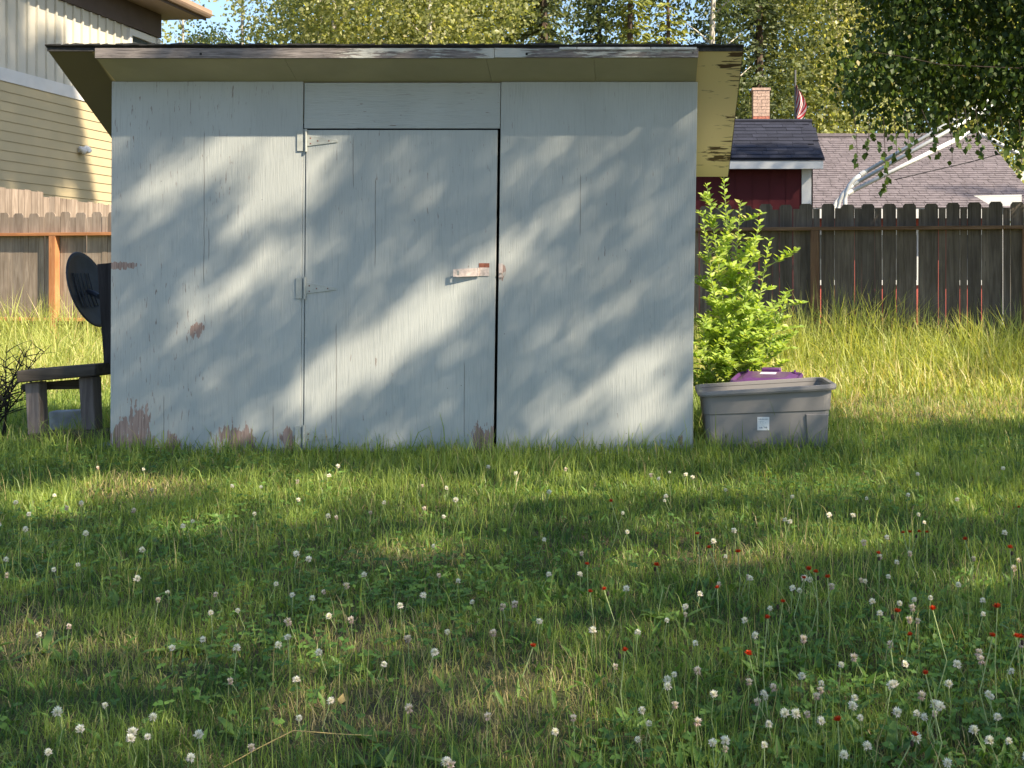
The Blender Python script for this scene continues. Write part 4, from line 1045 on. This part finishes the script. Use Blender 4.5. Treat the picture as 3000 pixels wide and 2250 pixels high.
for i, (tx, ty, th, lb) in enumerate(TR):
    o = empty('birch_tree', (tx, ty, 0)); tag(o, lb, 'tree')
    mb = MB(); rnd = random.Random(50 + i); tree_trunk(mb, (0, 0, 0), th, .13, .3, 14, rnd, .35, .5, .22); mb.build('trunk', M['birch_bark'], o, smooth=True)
    cen = CC[near == i]
    if len(cen):
        C, A, N_, s, t = leaves_at(cen, 4, .045, .066)
        if i == 0:
            C2, A2, N2, s2, t2 = leaves_at(VC, 12, .11, .062)
            C, A, N_, s, t = np.concatenate([C, C2]), np.concatenate([A, A2]), np.concatenate([N_, N2]), np.concatenate([s, s2]), np.concatenate([t, t2])
        link('crown', leaf_mesh('crown', C - np.array([tx, ty, 0]), A, N_, s, s * .8, M['birch_leaf'], t), o)
    if i == 0:
        base = Vector((tx, ty, 0))
        def br(name, pts_, r):
            MB().tube([Vector(p) - base for p in pts_], r, 6).build(name, M['twig'], o)
        br('branch', [(6.25, 11.3, 4.6), (5.2, 11.4, 4.2), pt(2990, 200, 11.6), pt(2760, 190, 11.4), pt(2640, 165, 11.3), pt(2540, 150, 11.2)], [.04, .02, .006, .004, .003, .002])
        br('branch', [(6.25, 11.3, 5.2), (5.2, 11.9, 4.8), pt(3000, -60, 12.2), pt(2800, 20, 12.2), pt(2620, 60, 12.1)], [.04, .02, .005, .003, .002])
        # hanging strands with single leaves
        sc_, sa_, sn_, ss_, st_ = [], [], [], [], []
        for (u0, v0, u1, v1, Y0, nlv) in ((2500, 380, 2512, 478, 7.6, 5), (2545, 390, 2540, 450, 7.4, 8), (2588, 400, 2592, 560, 7.3, 16), (2655, 400, 2660, 450, 7.5, 7), (2700, 380, 2752, 455, 7.3, 6), (2800, 380, 2808, 425, 7.6, 7), (2826, 375, 2836, 430, 7.4, 8), (2858, 380, 2868, 450, 7.3, 10), (2930, 400, 2944, 440, 7.4, 6), (2985, 410, 2992, 505, 7.4, 10), (2778, 395, 2790, 470, 7.5, 2), (2620, 410, 2626, 455, 7.5, 6)):
            Y0 += 3.4; a_, b_ = pt(u0, v0 - 60, Y0), pt(u1, v1, Y0)
            br('twig', [a_, a_.lerp(b_, .5) + Vector((.01, 0, 0)), b_], [.004, .003, .002])
            for q in range(nlv):
                f_ = 1 - (q / max(nlv, 1)) ** 1.2 * .7; p = a_.lerp(b_, f_) + Vector((RNG.normal() * .02, RNG.normal() * .02, RNG.normal() * .008))
                sc_.append(p - base); sa_.append((RNG.normal() * .5, RNG.normal() * .5, -1)); sn_.append((RNG.normal() * .7, -1, RNG.normal() * .4)); ss_.append(.072 * RNG.uniform(.7, 1.15)); st_.append(RNG.uniform(.1, .7))
        ss_ = np.array(ss_)
        link('hanging_leaves', leaf_mesh('hanging_leaves', np.array(sc_), np.array(sa_), np.array(sn_), ss_, ss_ * .8, M['birch_leaf'], np.array(st_)), o)
c0 = CT[:, :2].mean(0)
o = empty('birch_tree', (c0[0], c0[1], 0)); tag(o, 'very tall birch far right whose shade reaches the cream house', 'tree')
mb = MB(); tree_trunk(mb, (0, 0, 0), CT[:, 2].max() - 1, .22, .3, 16, random.Random(61), .6, .5, .2); mb.build('trunk', M['birch_bark'], o, smooth=True)
C, A, N_, s, t = leaves_at(CT, 6, .08, .085)
link('crown', leaf_mesh('crown', C - np.array([c0[0], c0[1], 0]), A, N_, s, s * .8, M['birch_leaf'], t), o)

# ------------------------------------------------------------------ shrub right of the shed, dead brush on the left
def shrub(name, base, tips, label, leafsize, per_m, mat, twigmat, seed, side=6, lr=.5):
    o = empty(name, base); tag(o, label, 'shrub'); rnd = random.Random(seed); r = np.random.default_rng(seed)
    mb = MB(); C, A, N_, S_ = [], [], [], []
    def stem(a, b_, r0, lv):
        m_ = a.lerp(b_, .5) + Vector((rnd.uniform(-.05, .05), rnd.uniform(-.05, .05), .06 * (b_ - a).length))
        P_ = [a * (1 - q) ** 2 + m_ * 2 * q * (1 - q) + b_ * q * q for q in np.linspace(0, 1, 6)]
        mb.tube(P_, [r0 * (1 - .8 * i / 5) for i in range(6)], 5)
        ln = (b_ - a).length; nl_ = int(ln * per_m * lv)
        for j in range(nl_):
            q = .25 + .75 * (j + rnd.random()) / max(nl_, 1); i = min(int(q * 5), 4); p = P_[i].lerp(P_[i + 1], q * 5 - i)
            d = (P_[i + 1] - P_[i]).normalized(); ang = j * 2.4
            sd = Vector((math.cos(ang), math.sin(ang), .1)) * .9 + d * .55
            C.append(p); A.append(sd); N_.append((rnd.uniform(-.2, .9), rnd.uniform(-1.0, .1), .8)); S_.append(leafsize * rnd.uniform(.6, 1.2) * (1.1 - .45 * q))
        return P_
    for tp_, dens in tips:
        P_ = stem(Vector((rnd.uniform(-.12, .12), rnd.uniform(-.1, .1), 0)), Vector(tp_) - Vector(base), .008, .5 * dens)
        for k in range(side):
            q = .3 + .62 * k / side + rnd.uniform(-.04, .04); i = min(int(q * 5), 4); p = P_[i].lerp(P_[i + 1], q * 5 - i)
            d = Vector((rnd.uniform(-1, 1), rnd.uniform(-.8, .8), rnd.uniform(.1, .8))).normalized()
            stem(p, p + d * rnd.uniform(.16, lr) * (1.15 - q * .6), .004, dens)
    mb.build('stem', twigmat, o)
    if C:
        S_ = np.array(S_); link('foliage', leaf_mesh('foliage', np.array([tuple(c) for c in C]), np.array([tuple(a) for a in A]), np.array(N_), S_, S_ * .46, mat, np.clip(r.normal(.5, .22, len(C)), 0, .95)), o)
    return o
shrub('shrub', (.62, 9.15, 0), [(pt(2120, 515, 9.1), 1), (pt(2070, 540, 9.0), 1), (pt(2170, 590, 9.1), 1), (pt(2225, 645, 9.0), 1), (pt(2255, 700, 9.0), .9), (pt(2310, 850, 8.9), 1), (pt(2295, 900, 9.0), 1), (pt(2060, 650, 8.95), 1.2), (pt(2120, 680, 9.2), 1.2), (pt(2080, 800, 8.85), 1.3), (pt(2190, 800, 9.1), 1.3), (pt(2150, 880, 8.85), 1.4), (pt(2250, 930, 8.95), 1.3), (pt(2060, 930, 8.8), 1.4), (pt(2120, 990, 8.8), 1.4), (pt(2200, 990, 8.85), 1.3), (pt(2050, 1030, 8.75), 1.3)],
      'bright yellow-green leafy shrub growing out beside the shed corner', .085, 95, M['shrub_leaf'], M['stem'], 5, 8)
shrub('dead_brush', (-4.45, 8.35, 0), [(pt(20, 1010, 8.3), .2), (pt(60, 1040, 8.3), .2), (pt(95, 1000, 8.4), .15), (pt(-40, 990, 8.3), .2), (pt(130, 1075, 8.4), .2), (pt(10, 1090, 8.2), .3), (pt(-60, 1060, 8.2), .2), (pt(55, 1110, 8.25), .3), (pt(150, 1010, 8.5), .1), (pt(30, 1150, 8.2), .3), (pt(-20, 1120, 8.2), .3)],
      'tangle of dark dead twigs left of the timber bench', .03, 34, M['dark_leaf'], M['twig_dark'], 6, 14, .34)

# ------------------------------------------------------------------ flowers and broad weeds in the lawn
def clover_head(seed, faded):
    r = np.random.default_rng(seed); n = 46; g_ = np.arange(n); ph = g_ * 2.39996; zc = 1 - 1.75 * (g_ + .5) / n
    d = np.stack([np.cos(ph) * np.sqrt(1 - zc ** 2), np.sin(ph) * np.sqrt(1 - zc ** 2), zc], 1)
    if faded: d[zc < 0, 2] -= .8
    d = norm(d); C = d * .003; A = d + np.array([0, 0, .45]) * (zc > -.1)[:, None]
    return leaf_mesh('flower_head', C, A, r.normal(size=(n, 3)), r.uniform(.008, .0125, n), np.full(n, .0052), M['petal_low'] if faded else M['petal'], np.clip(.35 + .6 * zc + r.normal(0, .1, n), 0, 1), .3)
HEADS = [clover_head(1, 0), clover_head(2, 0), clover_head(3, 1), clover_head(4, 0)]
STEM = [MB().tube([(0, 0, 0), (.006, .004, .5), (0, 0, 1)], .0011, 4).mesh('stem', M['stem']), MB().tube([(0, 0, 0), (.02, -.012, .5), (0, 0, 1)], .0011, 4).mesh('stem', M['stem'])]
rf = random.Random(12)
def flower_at(u, v, hz): 
    Y = (CAMH - hz) * F / (v - CY); return (u - CX) / F * Y, Y
cnt = 0; tries = 0; pts_seen = []
while cnt < 235 and tries < 4000:
    tries += 1; u_, v_ = rf.uniform(-10, 3010), rf.uniform(1365, 2245)
    dry_ = ell(np.array([u_]), np.array([v_]), DRY)[0]
    pr_ = (.75 if u_ > 1900 else (.75 if (u_ < 1100 and v_ < 1800) else .45)) * (1 - .6 * dry_)
    if rf.random() > pr_: continue
    hz = rf.uniform(.07, .125); X_, Y_ = flower_at(u_, v_, hz)
    if in_shed(np.array([X_]), np.array([Y_]), .05)[0] or Y_ > 7.6: continue
    o = empty('clover_flower', (X_, Y_, 0), rf.uniform(0, 6.28))
    hk = rf.randrange(4)
    tag(o, 'white clover flower with drooping pinkish lower petals in the lawn' if hk == 2 else 'small round white clover flower standing in the lawn', 'flower', 'faded clover flowers in the lawn' if hk == 2 else 'white clover flowers in the lawn')
    s_ = link('stem', STEM[cnt % 2], o); s_.scale = (1, 1, hz)
    hd = link('flower_head', HEADS[hk], o, (0, 0, hz), (rf.uniform(-.4, .4), rf.uniform(-.4, .4), 0)); sc_ = rf.uniform(.65, 1.05); hd.scale = (sc_, sc_, sc_)
    cnt += 1
def hawk_head(seed):
    r = np.random.default_rng(seed); n = 34; a = r.uniform(0, 6.283, n); e = r.uniform(.35, 1.35, n)
    d = np.stack([np.cos(a) * np.cos(e), np.sin(a) * np.cos(e), np.sin(e)], 1)
    return leaf_mesh('flower_head', d * .001, d, r.normal(size=(n, 3)) * .3 + np.array([0, 0, 1.0]), np.full(n, .0115), np.full(n, .0046), M['hawk'], r.random(n), .1)
HH = [hawk_head(1), hawk_head(2)]
BUD = MB().lathe([(0, -.008), (.0035, -.006), (.0045, 0), (.003, .006), (0, .007)], 7).mesh('bud', M['twig'])
HAWK = [(1900 + a / 2.011, 1550 + b_ / 2.011, h_) for a, b_, h_ in ((288, 32, .2), (357, 115, .2), (527, 140, .18), (47, 218, .18), (405, 350, .12), (945, 243, .22), (985, 258, .24), (915, 293, .22), (1055, 288, .24), (790, 433, .25), (700, 528, .27), (590, 743, .24), (1355, 148, .18), (1500, 25, .16), (1540, 22, .16), (1595, 20, .18), (1640, 22, .18), (1865, 65, .2), (2130, 115, .24), (1675, 478, .26), (2055, 465, .28), (1465, 492, .22), (1540, 628, .14), (2027, 635, .26), (2170, 640, .22), (1633, 858, .28), (1115, 1132, .14), (1570, 1220, .14))] + \
       [(1720, 1655, .14), (1562, 1896, .14), (1831, 1908, .2), (1790, 1471, .2), (1729, 1736, .18), (1770, 1729, .18), (2985, 1488, .15), (2990, 2320 - 450, .2)]
for i, (u_, v_, hz) in enumerate(HAWK):
    X_, Y_ = flower_at(u_, v_, hz)
    o = empty('hawkweed_flower', (X_, Y_, 0), rf.uniform(0, 6.28)); tag(o, 'small orange-red flower on a thin tall stem in the lawn', 'flower', 'orange-red flowers in the lawn')
    s_ = link('stem', STEM[i % 2], o); s_.scale = (1.5, 1.5, hz)
    hd = link('flower_head', HH[i % 2], o, (0, 0, hz)); sc_ = rf.uniform(.85, 1.2); hd.scale = (sc_,) * 3
    if i % 3 == 0: link('bud', BUD, o, (.012, .006, hz - .012))
def rosette(seed, n, ln, wd):
    r = np.random.default_rng(seed); V, Fq, T = [], [], []
    for i in range(n):
        a = i * 6.283 / n + r.normal() * .3; el = r.uniform(.2, .8); d = np.array([math.cos(a) * math.cos(el), math.sin(a) * math.cos(el), math.sin(el)]); s_ = np.array([-math.sin(a), math.cos(a), 0]); l_ = ln * r.uniform(.65, 1.15)
        b_ = len(V); cv = r.uniform(.2, .6)
        for j in range(6):
            q = j / 5; w_ = wd * (math.sin(math.pi * (.08 + .88 * q)) ** .8) * .5 * (1 + .12 * math.sin(q * 19))
            c = d * l_ * q - np.array([0, 0, cv * l_ * q * q * .6]) + np.array([0, 0, .005])
            V += [c - s_ * w_ + np.array([0, 0, w_ * .35]), c, c + s_ * w_ + np.array([0, 0, w_ * .35])]; T += [.3 + .5 * r.random()] * 3
        for j in range(5):
            for e in range(2): Fq.append([b_ + j * 3 + e, b_ + j * 3 + e + 1, b_ + j * 3 + e + 4, b_ + j * 3 + e + 3])
    return np_mesh('leaf_rosette', np.array(V), [np.array(Fq)], M['weed'], np.array(T))
ROS = [rosette(1, 5, .095, .024), rosette(2, 7, .085, .026), rosette(3, 4, .11, .025)]
WEEDS = [(575, 1880), (500, 1880), (860, 1760), (185, 1905), (45, 1730), (130, 1880), (340, 1750), (420, 1535), (640, 1500), (1060, 2130), (1085, 2215), (930, 1870), (1190, 1830), (810, 1850), (1290, 1750), (1560, 1560), (1925, 1780), (1990, 1790), (2140, 1700), (2100, 2060), (2470, 2090), (2510, 2120), (2390, 2140), (2680, 1760), (2830, 1770), (2760, 2000), (2610, 2190), (2330, 2150), (2050, 2190), (1850, 2100), (1760, 2150), (2930, 2080), (1350, 2220), (690, 2120), (2240, 1930)]
for i, (u_, v_) in enumerate(WEEDS):
    X_, Y_ = flower_at(u_, v_ + 20, .02)
    o = link('broadleaf_weed', ROS[i % 3], None, (X_, Y_, 0), (0, 0, rf.uniform(0, 6.28))); o.scale = (rf.uniform(.8, 1.15),) * 3
    tag(o, 'broad-leaved green weed growing low in the lawn', 'weed', 'broad-leaved weeds in the lawn')
X_, Y_ = flower_at(998, 2052, .03)
fl_ = link('fallen_leaf', leaf_mesh('fallen_leaf', np.array([[0, 0, 0.0]]), np.array([[.2, .1, 1.0]]), np.array([[.1, -1, .2]]), np.array([.028]), np.array([.022]), M['leaf_fallen'], np.array([.5])), None, (X_, Y_, .02))
tag(fl_, 'single yellowed leaf lying upright in the dry grass', 'leaf')
p_ = [Vector((*flower_at(a, b_, z_), z_)) for a, b_, z_ in ((655, 2248, .03), (760, 2190, .06), (860, 2140, .09), (990, 2150, .07), (1090, 2155, .05))]
tag(MB().tube(p_, [.0011, .0013, .0013, .0011, .0007], 5).build('dry_stalk', M['leaf_fallen']), 'long bent straw stalk lying across the near lawn', 'stalk')
